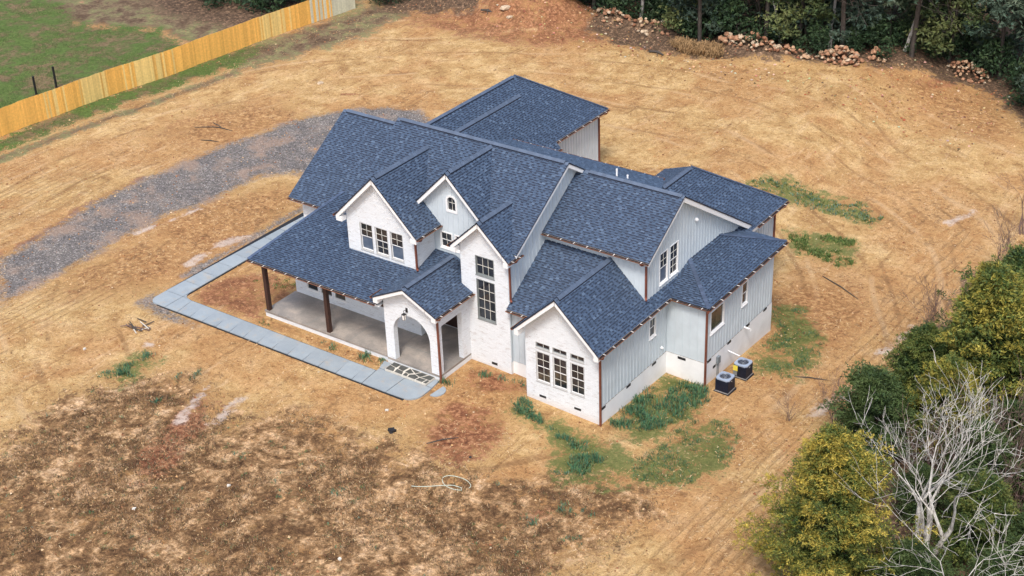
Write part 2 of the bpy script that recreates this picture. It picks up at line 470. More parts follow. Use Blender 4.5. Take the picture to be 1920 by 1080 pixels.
def build_terrain():
    xs = axis_grid(-62, 50, 0.36, 900); ys = axis_grid(-30, 78, 0.36, 900)
    nx, ny = len(xs), len(ys)
    X, Y = np.meshgrid(xs, ys, indexing='ij')
    X, Y = X.ravel(), Y.ravel()
    Z = ground_np(X, Y)
    me = bpy.data.meshes.new("ground")
    co = np.stack([X, Y, Z], 1).astype(np.float32)
    me.vertices.add(nx*ny); me.vertices.foreach_set("co", co.ravel())
    i, j = np.meshgrid(np.arange(nx-1), np.arange(ny-1), indexing='ij')
    a = (i*ny+j).ravel()
    q = np.stack([a, a+ny, a+ny+1, a+1], 1).astype(np.int32)
    me.loops.add(q.size); me.loops.foreach_set("vertex_index", q.ravel())
    me.polygons.add(len(q)); me.polygons.foreach_set("loop_start", np.arange(0, q.size, 4, dtype=np.int32))
    me.polygons.foreach_set("use_smooth", np.ones(len(q), bool))
    me.update(calc_edges=True)
    for key, polys in FEATS.items():
        v = np.zeros(len(X), np.float32)
        for poly, w in polys:
            sd = sdf_poly(X, Y, poly)
            v = np.maximum(v, np.clip(0.5+sd/(2*w), 0, 1))
        at = me.attributes.new(key, 'FLOAT', 'POINT'); at.data.foreach_set("value", v.astype(np.float32))
    me.materials.append(ground_material())
    link("ground", me, None, kind="structure")

def ground_material():
    m, nt, b = new_mat("clay_ground")
    A = {k: N(nt, "Attribute", attribute_name=k).outputs["Fac"] for k in FEATS}
    n_big = noise(nt, 0.13, 4, 0.6)
    n_mid = noise(nt, 0.7, 6, 0.68)
    n_fine = noise(nt, 4.0, 6, 0.72)
    n_grain = noise(nt, 15.0, 4, 0.7)
    n_str = noise(nt, 1.0, 5, 0.7, coords(nt, (3.2, 1.1, 2.0)))
    def mask(key, amp=0.9, w=0.12, src=None, off=0.0):
        s = src if src is not None else n_mid
        # the noise frays the edge of the patch but cannot start new ones outside it
        g_ = math_(nt, 'MULTIPLY', A[key], 3.0 if key in ('red', 'greenp', 'pale', 'rough') else 2.2, clamp=True)
        if key not in ('red', 'greenp', 'pale', 'weed', 'rough'):
            g_ = math_(nt, 'MULTIPLY', g_, math_(nt, 'MULTIPLY', math_(nt, 'SUBTRACT', 1.0, A[key]), 2.2, clamp=True))
        t = math_(nt, 'ADD', A[key], math_(nt, 'MULTIPLY', math_(nt, 'MULTIPLY', math_(nt, 'SUBTRACT', s, 0.5), amp), g_))
        return smooth(nt, t, 0.5-w+off, 0.5+w+off)
    n_brk = math_(nt, 'ADD', math_(nt, 'MULTIPLY', n_mid, 0.55), math_(nt, 'MULTIPLY', n_fine, 0.45))
    # straw-covered tan clay
    tan = ramp(nt, n_mid, [(0.34, (0.34, 0.20, 0.085)), (0.45, (0.44, 0.280, 0.120)), (0.54, (0.51, 0.345, 0.158)), (0.66, (0.585, 0.41, 0.21))])
    tan = mix(nt, smooth(nt, n_big, 0.44, 0.58), tan, mix(nt, 0.45, tan, (0.40, 0.20, 0.085)))
    # drag and scrape streaks, running mostly along the lot
    def streak(rot, sc, lo, hi):
        mp_ = N(nt, "Mapping"); mp_.inputs["Rotation"].default_value = (0, 0, R(rot)); mp_.inputs["Scale"].default_value = sc
        nt.links.new(coords(nt), mp_.inputs["Vector"])
        return smooth(nt, noise(nt, 1.0, 5, 0.65, mp_.outputs[0], 0.4), lo, hi)
    gate = smooth(nt, noise(nt, 0.22, 3, 0.5), 0.46, 0.56)
    sk = math_(nt, 'MULTIPLY', streak(-8, (3.4, 0.28, 1), 0.56, 0.66), gate)
    tan = mix(nt, math_(nt, 'MULTIPLY', sk, 0.5), tan, (0.20, 0.10, 0.045))
    tan = mix(nt, math_(nt, 'MULTIPLY', streak(60, (2.6, 0.35, 1), 0.60, 0.68), 0.40), tan, (0.24, 0.12, 0.055))
    tan = mix(nt, math_(nt, 'MULTIPLY', streak(-20, (2.0, 0.3, 1), 0.58, 0.70), 0.35), tan, (0.66, 0.48, 0.29))
    fine = ramp(nt, n_fine, [(0.30, (0.50, 0.42, 0.36)), (0.42, (0.90, 0.87, 0.85)), (0.54, (1.02, 1.02, 1.02)), (0.68, (1.16, 1.20, 1.25))])
    tan = mix(nt, 1.0, tan, fine, 'MULTIPLY')
    grain = ramp(nt, n_grain, [(0.28, (0.50, 0.43, 0.38)), (0.46, (1.0, 1.0, 1.0)), (0.55, (1.04, 1.04, 1.04)), (0.74, (1.42, 1.48, 1.55))])
    tan = mix(nt, 1.0, tan, grain, 'MULTIPLY')
    spk = smooth(nt, noise(nt, 5.5, 4, 0.6), 0.63, 0.69)
    tan = mix(nt, math_(nt, 'MULTIPLY', spk, 0.65), tan, (0.13, 0.075, 0.045))
    spots = smooth(nt, math_(nt, 'ADD', noise(nt, 1.6, 5, 0.75), math_(nt, 'MULTIPLY', math_(nt, 'SUBTRACT', n_big, 0.5), 0.5)), 0.60, 0.68)
    tan = mix(nt, math_(nt, 'MULTIPLY', spots, 0.5), tan, (0.16, 0.09, 0.045))
    # long wheel tracks sweeping round the back and along the sides of the lot
    sp_ = N(nt, "SeparateXYZ"); nt.links.new(coords(nt), sp_.inputs[0])
    def arcs(cx, cy, period, phase, wob, width, r0, r1, strength, colr, base_c, seed):
        dx = math_(nt, 'SUBTRACT', sp_.outputs[0], cx); dy = math_(nt, 'SUBTRACT', sp_.outputs[1], cy)
        rr = math_(nt, 'SQRT', math_(nt, 'ADD', math_(nt, 'MULTIPLY', dx, dx), math_(nt, 'MULTIPLY', dy, dy)))
        wn2 = noise(nt, 0.045+seed*0.01, 2, 0.4)
        r2 = math_(nt, 'ADD', rr, math_(nt, 'MULTIPLY', wn2, wob))
        fr = math_(nt, 'FRACT', math_(nt, 'DIVIDE', math_(nt, 'ADD', r2, phase), period))
        d = math_(nt, 'ABSOLUTE', math_(nt, 'SUBTRACT', fr, 0.5))
        line = smooth(nt, math_(nt, 'ADD', d, math_(nt, 'MULTIPLY', math_(nt, 'SUBTRACT', n_fine, 0.5), width*0.9)), width, width*0.25)
        gt = smooth(nt, noise(nt, 0.16+0.05*seed, 3, 0.5), 0.45, 0.60)
        win = math_(nt, 'MULTIPLY', smooth(nt, rr, r0, r0+2), smooth(nt, rr, r1+2, r1))
        return mix(nt, math_(nt, 'MULTIPLY', math_(nt, 'MULTIPLY', line, math_(nt, 'MULTIPLY', gt, win)), strength), base_c, colr)
    tan = arcs(6, 8, 3.7, 0.0, 5, 0.06, 15, 42, 0.50, (0.19, 0.10, 0.045), tan, 0)
    tan = arcs(3, 6, 5.3, 1.1, 7, 0.045, 14, 44, 0.50, (0.24, 0.13, 0.06), tan, 1)
    tan = arcs(4, 9, 4.1, 0.5, 6, 0.07, 18, 46, 0.35, (0.60, 0.43, 0.25), tan, 2)
    # wheel ruts and raked lines
    wv = N(nt, "TexWave", wave_type='BANDS', bands_direction='X')
    wv.inputs["Scale"].default_value = 0.62
    wv.inputs["Distortion"].default_value = 7
    wv.inputs["Detail"].default_value = 4
    wv.inputs["Detail Scale"].default_value = 0.5
    mp = N(nt, "Mapping"); mp.inputs["Rotation"].default_value = (0, 0, R(2)); mp.inputs["Scale"].default_value = (1, 0.35, 1)
    nt.links.new(coords(nt), mp.inputs["Vector"]); nt.links.new(mp.outputs[0], wv.inputs["Vector"])
    rut = smooth(nt, math_(nt, 'ADD', wv.outputs["Fac"], math_(nt, 'MULTIPLY', math_(nt, 'SUBTRACT', n_brk, 0.5), 3.2)), 0.80, 1.05)
    rutm = math_(nt, 'MULTIPLY', rut, mask('tread', 0.4, 0.3))
    tan = mix(nt, math_(nt, 'MULTIPLY', rutm, 0.30), tan, (0.22, 0.125, 0.06))
    # churned clay clods
    rg = ramp(nt, math_(nt, 'ADD', math_(nt, 'MULTIPLY', n_fine, 0.6), math_(nt, 'MULTIPLY', noise(nt, 1.6, 6, 0.75, dist=0.5), 0.4)), [(0.38, (0.10, 0.045, 0.022)), (0.46, (0.24, 0.115, 0.05)), (0.53, (0.40, 0.22, 0.092)), (0.62, (0.56, 0.37, 0.185))])
    tan = mix(nt, math_(nt, 'MULTIPLY', mask('rough', 6.0, 0.4, n_brk, 0.05), 0.85), tan, rg)
    # dry brown weeds
    wn_ = math_(nt, 'ADD', math_(nt, 'MULTIPLY', noise(nt, 0.75, 7, 0.78, dist=0.4), 0.7), math_(nt, 'MULTIPLY', noise(nt, 1.0, 5, 0.7, coords(nt, (1.6, 0.9, 1.0))), 0.3))
    weed = ramp(nt, wn_, [(0.36, (0.080, 0.043, 0.022)), (0.46, (0.13, 0.072, 0.034)), (0.51, (0.23, 0.135, 0.064)), (0.555, (0.38, 0.24, 0.125)), (0.64, (0.51, 0.35, 0.215))])
    weed = mix(nt, 1.0, weed, ramp(nt, n_fine, [(0.32, (0.30, 0.27, 0.25)), (0.48, (0.95, 0.95, 0.95)), (0.66, (1.75, 1.75, 1.75))]), 'MULTIPLY')
    weed = mix(nt, 1.0, weed, grain, 'MULTIPLY')
    weed = mix(nt, math_(nt, 'MULTIPLY', smooth(nt, noise(nt, 1.9, 4, 0.7), 0.64, 0.70), 0.6), weed, (0.07, 0.10, 0.035))
    c = mix(nt, mask('weed', 6.0, 0.22, n_brk), tan, weed)
    # bare red clay
    redc = ramp(nt, n_fine, [(0.38, (0.085, 0.03, 0.018)), (0.5, (0.21, 0.080, 0.042)), (0.62, (0.40, 0.20, 0.105))])
    c = mix(nt, math_(nt, 'MULTIPLY', mask('red', 8.0, 0.35, n_brk, 0.12), 0.85), c, redc)
    # grassy patches
    gr = ramp(nt, n_fine, [(0.3, (0.035, 0.065, 0.018)), (0.5, (0.075, 0.12, 0.03)), (0.7, (0.20, 0.19, 0.07))])
    c = mix(nt, math_(nt, 'MULTIPLY', mask('greenp', 8.0, 0.35, n_brk, 0.12), 0.85), c, gr)
    # lawn beyond the fence
    lawn = ramp(nt, math_(nt, 'ADD', math_(nt, 'MULTIPLY', n_mid, 0.6), math_(nt, 'MULTIPLY', n_big, 0.4)), [(0.42, (0.19, 0.135, 0.08)), (0.475, (0.115, 0.12, 0.05)), (0.53, (0.095, 0.145, 0.04)), (0.64, (0.085, 0.125, 0.035))])
    lawn = mix(nt, 1.0, lawn, ramp(nt, n_fine, [(0.3, (0.55, 0.55, 0.5)), (0.6, (1.15, 1.15, 1.1))]), 'MULTIPLY')
    lb = ramp(nt, n_mid, [(0.33, (0.09, 0.055, 0.035)), (0.48, (0.17, 0.12, 0.075)), (0.6, (0.20, 0.20, 0.09)), (0.7, (0.33, 0.17, 0.11))])
    lb = mix(nt, 1.0, lb, ramp(nt, n_fine, [(0.3, (0.55, 0.55, 0.55)), (0.65, (1.3, 1.3, 1.3))]), 'MULTIPLY')
    c = mix(nt, mask('lawnb', 6, 0.3, n_brk), c, lb)
    c = mix(nt, mask('lawn', 6, 0.3, n_brk), c, lawn)
    # leaf litter under and before the trees
    lit = ramp(nt, n_fine, [(0.3, (0.03, 0.022, 0.016)), (0.5, (0.10, 0.065, 0.042)), (0.60, (0.21, 0.135, 0.085)), (0.72, (0.38, 0.25, 0.16))])
    c = mix(nt, mask('litter', 7.0, 0.3, n_brk), c, lit)
    # crushed stone drive
    vo = N(nt, "TexVoronoi"); vo.inputs["Scale"].default_value = 14.0
    nt.links.new(coords(nt), vo.inputs["Vector"])
    sepc = N(nt, "SeparateColor"); nt.links.new(vo.outputs["Color"], sepc.inputs[0])
    grv = ramp(nt, sepc.outputs[0], [(0.0, (0.10, 0.094, 0.088)), (0.4, (0.155, 0.145, 0.135)), (0.85, (0.23, 0.215, 0.198)), (1.0, (0.40, 0.38, 0.35))])
    grv = mix(nt, 1.0, grv, ramp(nt, n_mid, [(0.3, (0.75, 0.74, 0.78)), (0.7, (1.2, 1.15, 1.12))]), 'MULTIPLY')
    grv = mix(nt, math_(nt, 'MULTIPLY', smooth(nt, noise(nt, 0.35, 5, 0.7), 0.48, 0.62), 0.6), grv, (0.34, 0.235, 0.17))
    c = mix(nt, mask('gravel', 5.0, 0.40, n_brk), c, grv)
    # wet and chalky clay
    pm = math_(nt, 'MULTIPLY', mask('pale', 3.4, 0.3, n_brk, 0.08), 0.85)
    c = mix(nt, pm, c, ramp(nt, n_mid, [(0.3, (0.42, 0.34, 0.30)), (0.7, (0.60, 0.50, 0.42))]))
    nt.links.new(c, b.inputs["Base Color"])
    b.inputs["Roughness"].default_value = 0.95
    b.inputs["Specular IOR Level"].default_value = 0.15
    h = math_(nt, 'ADD', math_(nt, 'ADD', math_(nt, 'MULTIPLY', n_fine, 0.75), math_(nt, 'MULTIPLY', n_mid, 1.0)), math_(nt, 'MULTIPLY', n_grain, 0.25))
    h = math_(nt, 'SUBTRACT', h, math_(nt, 'MULTIPLY', rutm, 0.35))
    bump(nt, b, h, 1.0, 0.16)
    return m
build_terrain()

# ------------------------------------------------------------------ the house
house = thing("house", "large white brick and pale siding house with a blue shingle roof on bare clay", "house")

def clip_poly(poly, a, b, c):
    """keep the part of the 2D polygon where a*x+b*y<=c"""
    out = []
    n = len(poly)
    for i in range(n):
        p, q = poly[i], poly[(i+1) % n]
        dp, dq = a*p[0]+b*p[1]-c, a*q[0]+b*q[1]-c
        if dp <= 0: out.append(p)
        if (dp < 0 < dq) or (dq < 0 < dp):
            t = dp/(dp-dq)
            out.append((p[0]+t*(q[0]-p[0]), p[1]+t*(q[1]-p[1])))
    return out

def area2(p):
    return 0.5*sum(p[i][0]*p[(i+1) % len(p)][1]-p[(i+1) % len(p)][0]*p[i][1] for i in range(len(p)))

def shingle_color():
    t = rnd.random()
    k = rnd.uniform(0.9, 1.1)
    if t < 0.09: c = (0.078*k, 0.118*k, 0.182*k)
    elif t < 0.45: c = (0.046*k, 0.074*k, 0.124*k)
    elif t < 0.60: c = (0.039*k, 0.064*k, 0.108*k)
    else: c = (0.055*k, 0.087*k, 0.143*k)
    return c

EXPO = 0.138
def shingle_mb(pts):
    P = [Vector(p) for p in pts]
    n = Vector((0,0,0))
    for i in range(len(P)):
        n += P[i].cross(P[(i+1) % len(P)])
    n.normalize()
    if n.z < 0: n = -n
    e = Vector((0,0,1)).cross(n).normalized()
    s = n.cross(e)
    if s.z < 0: s = -s
    o = min(P, key=lambda p: p.dot(s))
    p2 = [((p-o).dot(e), (p-o).dot(s)) for p in P]
    if area2(p2) < 0: p2.reverse()
    mb = MB()
    smax = max(q[1] for q in p2)
    k = 0
    while k*EXPO < smax-1e-4:
        s0, s1 = k*EXPO, (k+1)*EXPO
        strip = clip_poly(clip_poly(p2, 0, -1, -s0), 0, 1, s1)
        if len(strip) >= 3:
            x0, x1 = min(q[0] for q in strip), max(q[0] for q in strip)
            x = x0-rnd.uniform(0, 0.3)
            raised = rnd.random() < 0.5
            while x < x1:
                w = rnd.uniform(0.13, 0.24) if raised else rnd.uniform(0.11, 0.20)
                t = clip_poly(clip_poly(strip, -1, 0, -x), 1, 0, x+w)
                if len(t) >= 3 and area2(t) > 1e-4:
                    if raised:
                        colr = shingle_color(); lift = 0.020
                        cut = s0+EXPO*0.7 if rnd.random() < 0.25 else None
                    else:
                        colr = shingle_color(); lift = 0.010
                        cut = s0+EXPO*0.5
                    pieces = [(t, colr)]
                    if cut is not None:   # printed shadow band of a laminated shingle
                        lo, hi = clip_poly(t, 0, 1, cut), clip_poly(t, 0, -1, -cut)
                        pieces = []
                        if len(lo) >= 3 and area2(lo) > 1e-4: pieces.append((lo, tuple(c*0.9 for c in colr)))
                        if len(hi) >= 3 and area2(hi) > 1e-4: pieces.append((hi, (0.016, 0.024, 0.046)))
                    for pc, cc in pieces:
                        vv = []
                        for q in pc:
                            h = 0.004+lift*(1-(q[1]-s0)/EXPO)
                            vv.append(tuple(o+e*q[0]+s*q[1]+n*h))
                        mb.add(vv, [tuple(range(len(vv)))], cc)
                    bot = [q for q in t if abs(q[1]-s0) < 1e-5]
                    if len(bot) >= 2:
                        a0, a1 = min(q[0] for q in bot), max(q[0] for q in bot)
                        v4 = [o+e*a0+s*s0-n*0.002, o+e*a1+s*s0-n*0.002, o+e*a1+s*s0+n*(0.004+lift), o+e*a0+s*s0+n*(0.004+lift)]
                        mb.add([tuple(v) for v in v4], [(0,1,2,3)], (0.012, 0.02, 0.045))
                x += w
                raised = not raised
        k += 1
    return mb, n

def roof(pts, soffit=0.2, shingles=True, inset=0.025):
    P = [Vector(p) for p in pts]
    mb, n = shingle_mb(pts)
    # make the outline wind anticlockwise seen from above
    nn = Vector((0,0,0))
    for i in range(len(P)): nn += P[i].cross(P[(i+1) % len(P)])
    if nn.z < 0: P.reverse()
    k = len(P)
    deck = MB()
    deck.add([tuple(p) for p in P]+[tuple(p-n*0.05) for p in P],
             [tuple(range(k)), tuple(range(2*k-1, k-1, -1))]+[(i, i+k, (i+1) % k+k, (i+1) % k) for i in range(k)])
    d = deck.build("roof_plane", 'deck', house)
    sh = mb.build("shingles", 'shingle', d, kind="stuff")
    if soffit:
        c = sum(P, Vector())/k
        Q = []
        for i in range(k):
            d0 = (P[i]-P[i-1]).normalized(); d1 = (P[(i+1) % k]-P[i]).normalized()
            n0, n1 = n.cross(d0), n.cross(d1)
            den = 1+n0.dot(n1)
            Q.append(P[i]+(n0+n1)*(inset/max(den, 0.35)))
        sf = MB()
        top = [q-n*0.048 for q in Q]
        bot = [Vector((q.x, q.y, q.z-soffit/max(n.z, 0.5)*0.9)) for q in top]
        sf.add([tuple(p) for p in top]+[tuple(p) for p in bot],
               [tuple(range(2*k-1, k-1, -1))]+[(i, i+k, (i+1) % k+k, (i+1) % k) for i in range(k)])
        sf.build("fascia", 'trim', d)
    return d

def ridge(p, q, slope=0.65, gap=0.25):
    """ridge vent under a row of cap shingles, following p->q"""
    p, q = Vector(p), Vector(q)
    d = (q-p).normalized()
    side = Vector((-d.y, d.x, 0)).normalized()
    L = (q-p).length
    mb = MB()
    def sect(t, w, h):
        c = p+d*t
        return [c+side*w+Vector((0,0,h-w*slope)), c+Vector((0,0,h)), c-side*w+Vector((0,0,h-w*slope))]
    # vent strip
    a, b_ = sect(gap, 0.165, 0.072), sect(L-gap, 0.165, 0.072)
    lo = Vector((0,0,-0.075))
    V = [tuple(x) for x in a+b_]+[tuple(a[0]+lo), tuple(a[2]+lo), tuple(b_[0]+lo), tuple(b_[2]+lo)]
    mb.add(V, [(0,1,4,3),(1,2,5,4),(0,3,8,6),(2,7,9,5),(0,6,7,2),(0,2,1),(3,4,5,9,8)], (0.010,0.014,0.028))
    t = 0.0
    while t < L:
        t1 = min(t+0.26, L)
        up = 0.08 if gap*0.8 < t < L-gap*1.1 else 0.02
        a, b_ = sect(t, 0.155, up+0.006), sect(t1, 0.155, up)
        k = rnd.uniform(0.88, 1.12)
        cc = (0.078*k, 0.108*k, 0.162*k)  # caps paler than the field: grazing sheen put into their colour
        mb.add([tuple(x) for x in a+b_], [(0,1,4,3),(1,2,5,4)], cc)
        t = t1
    mb.build("ridge_cap", 'shingle', house)

# --- roof planes ---------------------------------------------------------
sM = 0.649
# main two-storey block
roof([(4.56,3.245,6.56),(8.9,3.245,6.56),(8.9,8.045,9.675),(4.56,8.045,9.675)])
roof([(8.9,4.75,7.537),(13.0,4.75,7.537),(13.0,8.045,9.675),(8.9,8.045,9.675)], 0)
roof([(13.0,3.245,6.56),(15.69,3.245,6.56),(15.69,8.045,9.675),(13.0,8.045,9.675)])
roof([(4.56,8.045,9.675),(15.69,8.045,9.675),(15.69,9.55,8.698),(4.56,9.55,8.698)])
roof([(4.56,9.55,8.698),(12.0,9.55,8.698),(12.0,12.85,6.556),(4.56,12.85,6.556)])
ridge((4.56,8.045,9.675),(15.69,8.045,9.675))
# lower left wing
zA = lambda y: 4.637+sM*(y-5.0)
roof([(-1.44,5.0,4.637),(5.1,5.0,4.637),(5.1,10.267,zA(10.267)),(-1.44,10.267,zA(10.267))])
roof([(-1.44,15.534,4.637),(5.1,15.534,4.637),(5.1,10.267,zA(10.267)),(-1.44,10.267,zA(10.267))])
ridge((-1.44,10.267,zA(10.267)),(2.6,10.267,zA(10.267)))
# porch roof
zP = lambda y: 3.349+0.325*y
roof([(0,0,zP(0)),(9.04,0,zP(0)),(9.04,6.09,zP(6.09)),(1.83,6.09,zP(6.09))], 0)
fb = MB(); fb.box(0.02,9.0,0.02,0.05,zP(0)-0.2,zP(0)-0.055); fb.build("fascia", 'trim', house)
roof([(9.04,0.47,zP(0.47)),(10.9,0.47,zP(0.47)),(10.9,4.32,zP(4.32)),(9.04,4.32,zP(4.32))], 0)
hipcap = MB()
pa, pb = Vector((0.02,0.02,zP(0)+0.02)), Vector((1.83,6.09,zP(6.09)+0.02))
for i in range(26):
    a_, b_ = pa.lerp(pb, i/26), pa.lerp(pb, (i+1)/26)
    k = rnd.uniform(0.8, 1.2)
    hipcap.bar(a_+Vector((0,0,0.014)), b_, 0.2, 0.03, (0.06*k, 0.088*k, 0.15*k))
hipcap.build("ridge_cap", 'shingle', house)
side = MB()
side.add([(0,0,zP(0)-0.04),(1.83,6.09,zP(6.09)-0.04),(1.6,6.3,zP(6.09)-1.2),(-0.08,0,zP(0)-0.22)], [(0,1,2,3)])
side.build("roof_plane", 'deck', house)
# gabled wall dormer over the porch
roof([(7.36,2.29,9.059),(7.36,7.2,9.059),(10.112,7.2,6.318),(10.112,2.29,6.318)])
roof([(7.36,2.29,9.059),(7.36,7.2,9.059),(4.608,7.2,6.318),(4.608,2.29,6.318)])
ridge((7.36,2.29,9.059),(7.36,7.05,9.059),0.97)
# middle gable with the arched window
roof([(10.955,3.89,9.61),(10.955,8.0,9.61),(13.039,8.0,7.509),(13.039,3.89,7.509)])
roof([(10.955,3.89,9.61),(10.955,8.0,9.61),(8.871,8.0,7.509),(8.871,3.89,7.509)])
ridge((10.955,3.89,9.61),(10.955,7.93,9.61),0.97)
# stair tower gable
roof([(13.801,2.627,8.124),(13.801,6.0,8.124),(15.26,6.0,6.739),(15.26,2.627,6.739)])
roof([(15.26,2.627,6.739),(15.26,3.62,6.739),(15.633,3.62,6.385),(15.633,2.627,6.385)])
roof([(13.801,2.627,8.124),(13.801,6.0,8.124),(11.969,6.0,6.385),(11.969,2.627,6.385)])
ridge((13.801,2.627,8.124),(13.801,5.72,8.124),0.97)
# right two-storey wing
zE = lambda y: 8.711-0.6502*(y-9.483)
roof([(15.3,6.064,6.509),(21.609,6.064,6.509),(21.609,9.483,8.711),(15.3,9.483,8.711)])
roof([(12.0,9.483,8.711),(21.609,9.483,8.711),(21.609,17.342,3.601),(12.0,17.342,3.601)], 0.26)
ridge((15.75,9.483,8.711),(21.609,9.483,8.711))
roof([(9.0,9.483,8.733),(20.3,9.483,8.733),(18.73,12.289,7.813),(9.0,12.289,7.813)], 0)
ksd = MB(); ksd.add([(20.28,9.5,8.68),(18.71,12.27,7.77),(18.71,12.27,6.7),(20.28,9.5,8.45)], [(0,1,2,3)]); ksd.build("roof_plane", 'deck', house)
# front one-storey roof beside the tower
zF = lambda y: 3.58+0.657*(y-2.808)
roof([(15.28,2.808,3.58),(17.3,2.808,3.58),(17.3,6.42,zF(6.42)),(15.28,6.42,zF(6.42))], 0.14)
roof([(17.3,3.3,zF(3.3)),(19.15,5.6,zF(5.6)),(19.15,6.42,zF(6.42)),(17.3,6.42,zF(6.42))], 0)
# front right gable
roof([(19.213,1.351,6.016),(19.213,6.42,6.016),(21.713,6.42,3.65),(21.713,1.351,3.65)])
roof([(21.23,6.42,4.107),(21.713,6.42,3.65),(21.713,9.46,3.65),(21.23,9.46,4.107)])
roof([(19.213,1.351,6.016),(19.213,6.42,6.016),(16.713,6.42,3.65),(16.713,1.351,3.65)])
ridge((19.213,1.351,6.016),(19.213,6.4,6.016),0.97)
# hipped lean-to on the right
roof([(21.20,8.07,3.65),(23.898,8.07,3.65),(21.20,10.768,4.505)], 0.16)
roof([(23.898,8.07,3.65),(23.898,16.602,3.65),(21.20,13.904,4.505),(21.20,10.768,4.505)], 0.16)
roof([(23.898,16.602,3.65),(21.20,16.602,3.65),(21.20,13.904,4.505)], 0.16)
def hip(p, q):
    p, q = Vector(p), Vector(q)
    n = max(2, int((q-p).length/0.26)); mb = MB()
    for i in range(n):
        k = rnd.uniform(0.8, 1.25)
        mb.bar(p.lerp(q, i/n)+Vector((0,0,0.032)), p.lerp(q, (i+1)/n)+Vector((0,0,0.02)), 0.2, 0.025, (0.055*k, 0.078*k, 0.128*k))
    mb.build("ridge_cap", 'shingle', house)
hip((23.898,8.07,3.65),(21.20,10.768,4.505)); hip((23.898,16.602,3.65),(21.20,13.904,4.505))
# rear right wing
roof([(17.737,12,6.391),(17.737,16.986,6.391),(21.739,20.99,3.652),(21.739,12,3.652)])
roof([(17.737,12,6.391),(17.737,16.986,6.391),(13.735,20.99,3.652),(13.735,12,3.652)])
roof([(17.737,16.986,6.391),(21.739,20.99,3.652),(13.735,20.99,3.652)])
ridge((17.737,13.6,6.391),(17.737,16.986,6.391)); hip((17.737,16.986,6.391),(21.739,20.99,3.652))
# garage wing
roof([(1.777,12,6.56),(1.777,22.622,6.56),(6.05,26.895,3.656),(6.05,12,3.656)])
roof([(1.777,12,6.56),(1.777,22.622,6.56),(-2.496,26.895,3.656),(-2.496,12,3.656)])
roof([(1.777,22.622,6.56),(6.05,26.895,3.656),(-2.496,26.895,3.656)])
ridge((1.777,13.0,6.56),(1.777,22.622,6.56)); hip((1.777,22.622,6.56),(6.05,26.895,3.656))
roof([(3.62,12.5,6.38),(3.62,20.6,6.38),(6.60,20.6,3.463),(6.60,12.5,3.463)], 0.12)
roof([(3.62,12.5,6.38),(3.62,20.6,6.38),(2.6,20.6,5.381),(2.6,12.5,5.381)], 0)
ridge((3.62,13.0,6.38),(3.62,20.6,6.38),0.97)
# entry gable
roof([(10.938,-0.064,4.767),(10.938,4.34,4.767),(13.008,3.06,3.733),(13.008,-0.064,3.733)] if False else [(10.938,-0.064,4.767),(10.938,4.34,4.767),(12.34,4.34,4.067),(12.34,-0.064,4.067)])
roof([(12.34,-0.064,4.067),(12.34,3.06,4.067),(13.008,3.06,3.733),(13.008,-0.064,3.733)])
roof([(10.938,-0.064,4.767),(10.938,4.34,4.767),(8.868,4.34,3.733),(8.868,-0.064,3.733)])
ridge((10.938,-0.064,4.767),(10.938,4.3,4.767),0.5)

def eave_return(x0, x1, y0, y1, z):
    mb = MB(); mb.box(x0, x1, y0, y1, z-0.34, z-0.10); mb.build("eave_return", 'trim', house)
eave_return(4.66,5.055,2.32,2.69,6.318); eave_return(9.665,10.06,2.32,2.69,6.318)
eave_return(12.02,12.315,2.65,3.04,6.385); eave_return(15.285,15.58,2.65,3.04,6.385)
eave_return(16.76,17.015,1.38,1.92,3.66); eave_return(21.405,21.66,1.38,1.92,3.66)
eave_return(8.91,9.195,-0.03,0.40,3.74); eave_return(12.69,12.96,-0.03,0.40,3.74)
# --- walls ---------------------------------------------------------------
def wall(axis, c, poly, sgn, mat, holes=(), thick=0.12, batten=0.0, back=False, name="wall"):
    """axis 'y': wall in the XZ plane at y=c; sgn = direction of the outward normal along the axis"""
    def P(a, z, off=0.0):
        return (a, c-sgn*off, z) if axis == 'y' else (c-sgn*off, a, z)
    mb = MB()
    loops = [[Vector((a, z, 0)) for a, z in poly]]+[[Vector((a, z, 0)) for a, z in h] for h in holes]
    tris = tessellate_polygon(loops)
    flatv = [v for l in loops for v in l]
    mb.add([P(v.x, v.y) for v in flatv], [tuple(t) for t in tris])
    if back:
        mb.add([P(v.x, v.y, thick) for v in flatv], [tuple(t) for t in tris])
    for l in (loops if back else loops[1:]):
        k = len(l)
        for i in range(k):
            p, q = l[i], l[(i+1) % k]
            mb.add([P(p.x,p.y), P(q.x,q.y), P(q.x,q.y,thick), P(p.x,p.y,thick)], [(0,1,2,3)])
    w = mb.build(name, mat, house)
    if batten:
        a0, a1 = min(p[0] for p in poly), max(p[0] for p in poly)
        x = a0+0.04
        while x < a1:
            ivs = vint(poly, x)
            for h in holes:
                hx0, hx1 = min(p[0] for p in h)-0.09, max(p[0] for p in h)+0.09
                hz0, hz1 = min(p[1] for p in h)-0.09, max(p[1] for p in h)+0.09
                if hx0 < x < hx1:
                    nv = []
                    for z0, z1 in ivs:
                        if hz0 > z0: nv.append((z0, min(z1, hz0)))
                        if hz1 < z1: nv.append((max(z0, hz1), z1))
                        if hz0 <= z0 and hz1 >= z1: pass
                    ivs = nv
            for z0, z1 in ivs:
                if z1-z0 > 0.08:
                    b = MB()
                    lo, hi = P(x-0.024, z0+0.003, -0.002), P(x+0.024, z1-0.003, -0.024)
                    b.box(min(lo[0],hi[0]), max(lo[0],hi[0]), min(lo[1],hi[1]), max(lo[1],hi[1]), lo[2], hi[2])
                    b.build("batten", 'siding2', w)
            x += batten
    return w

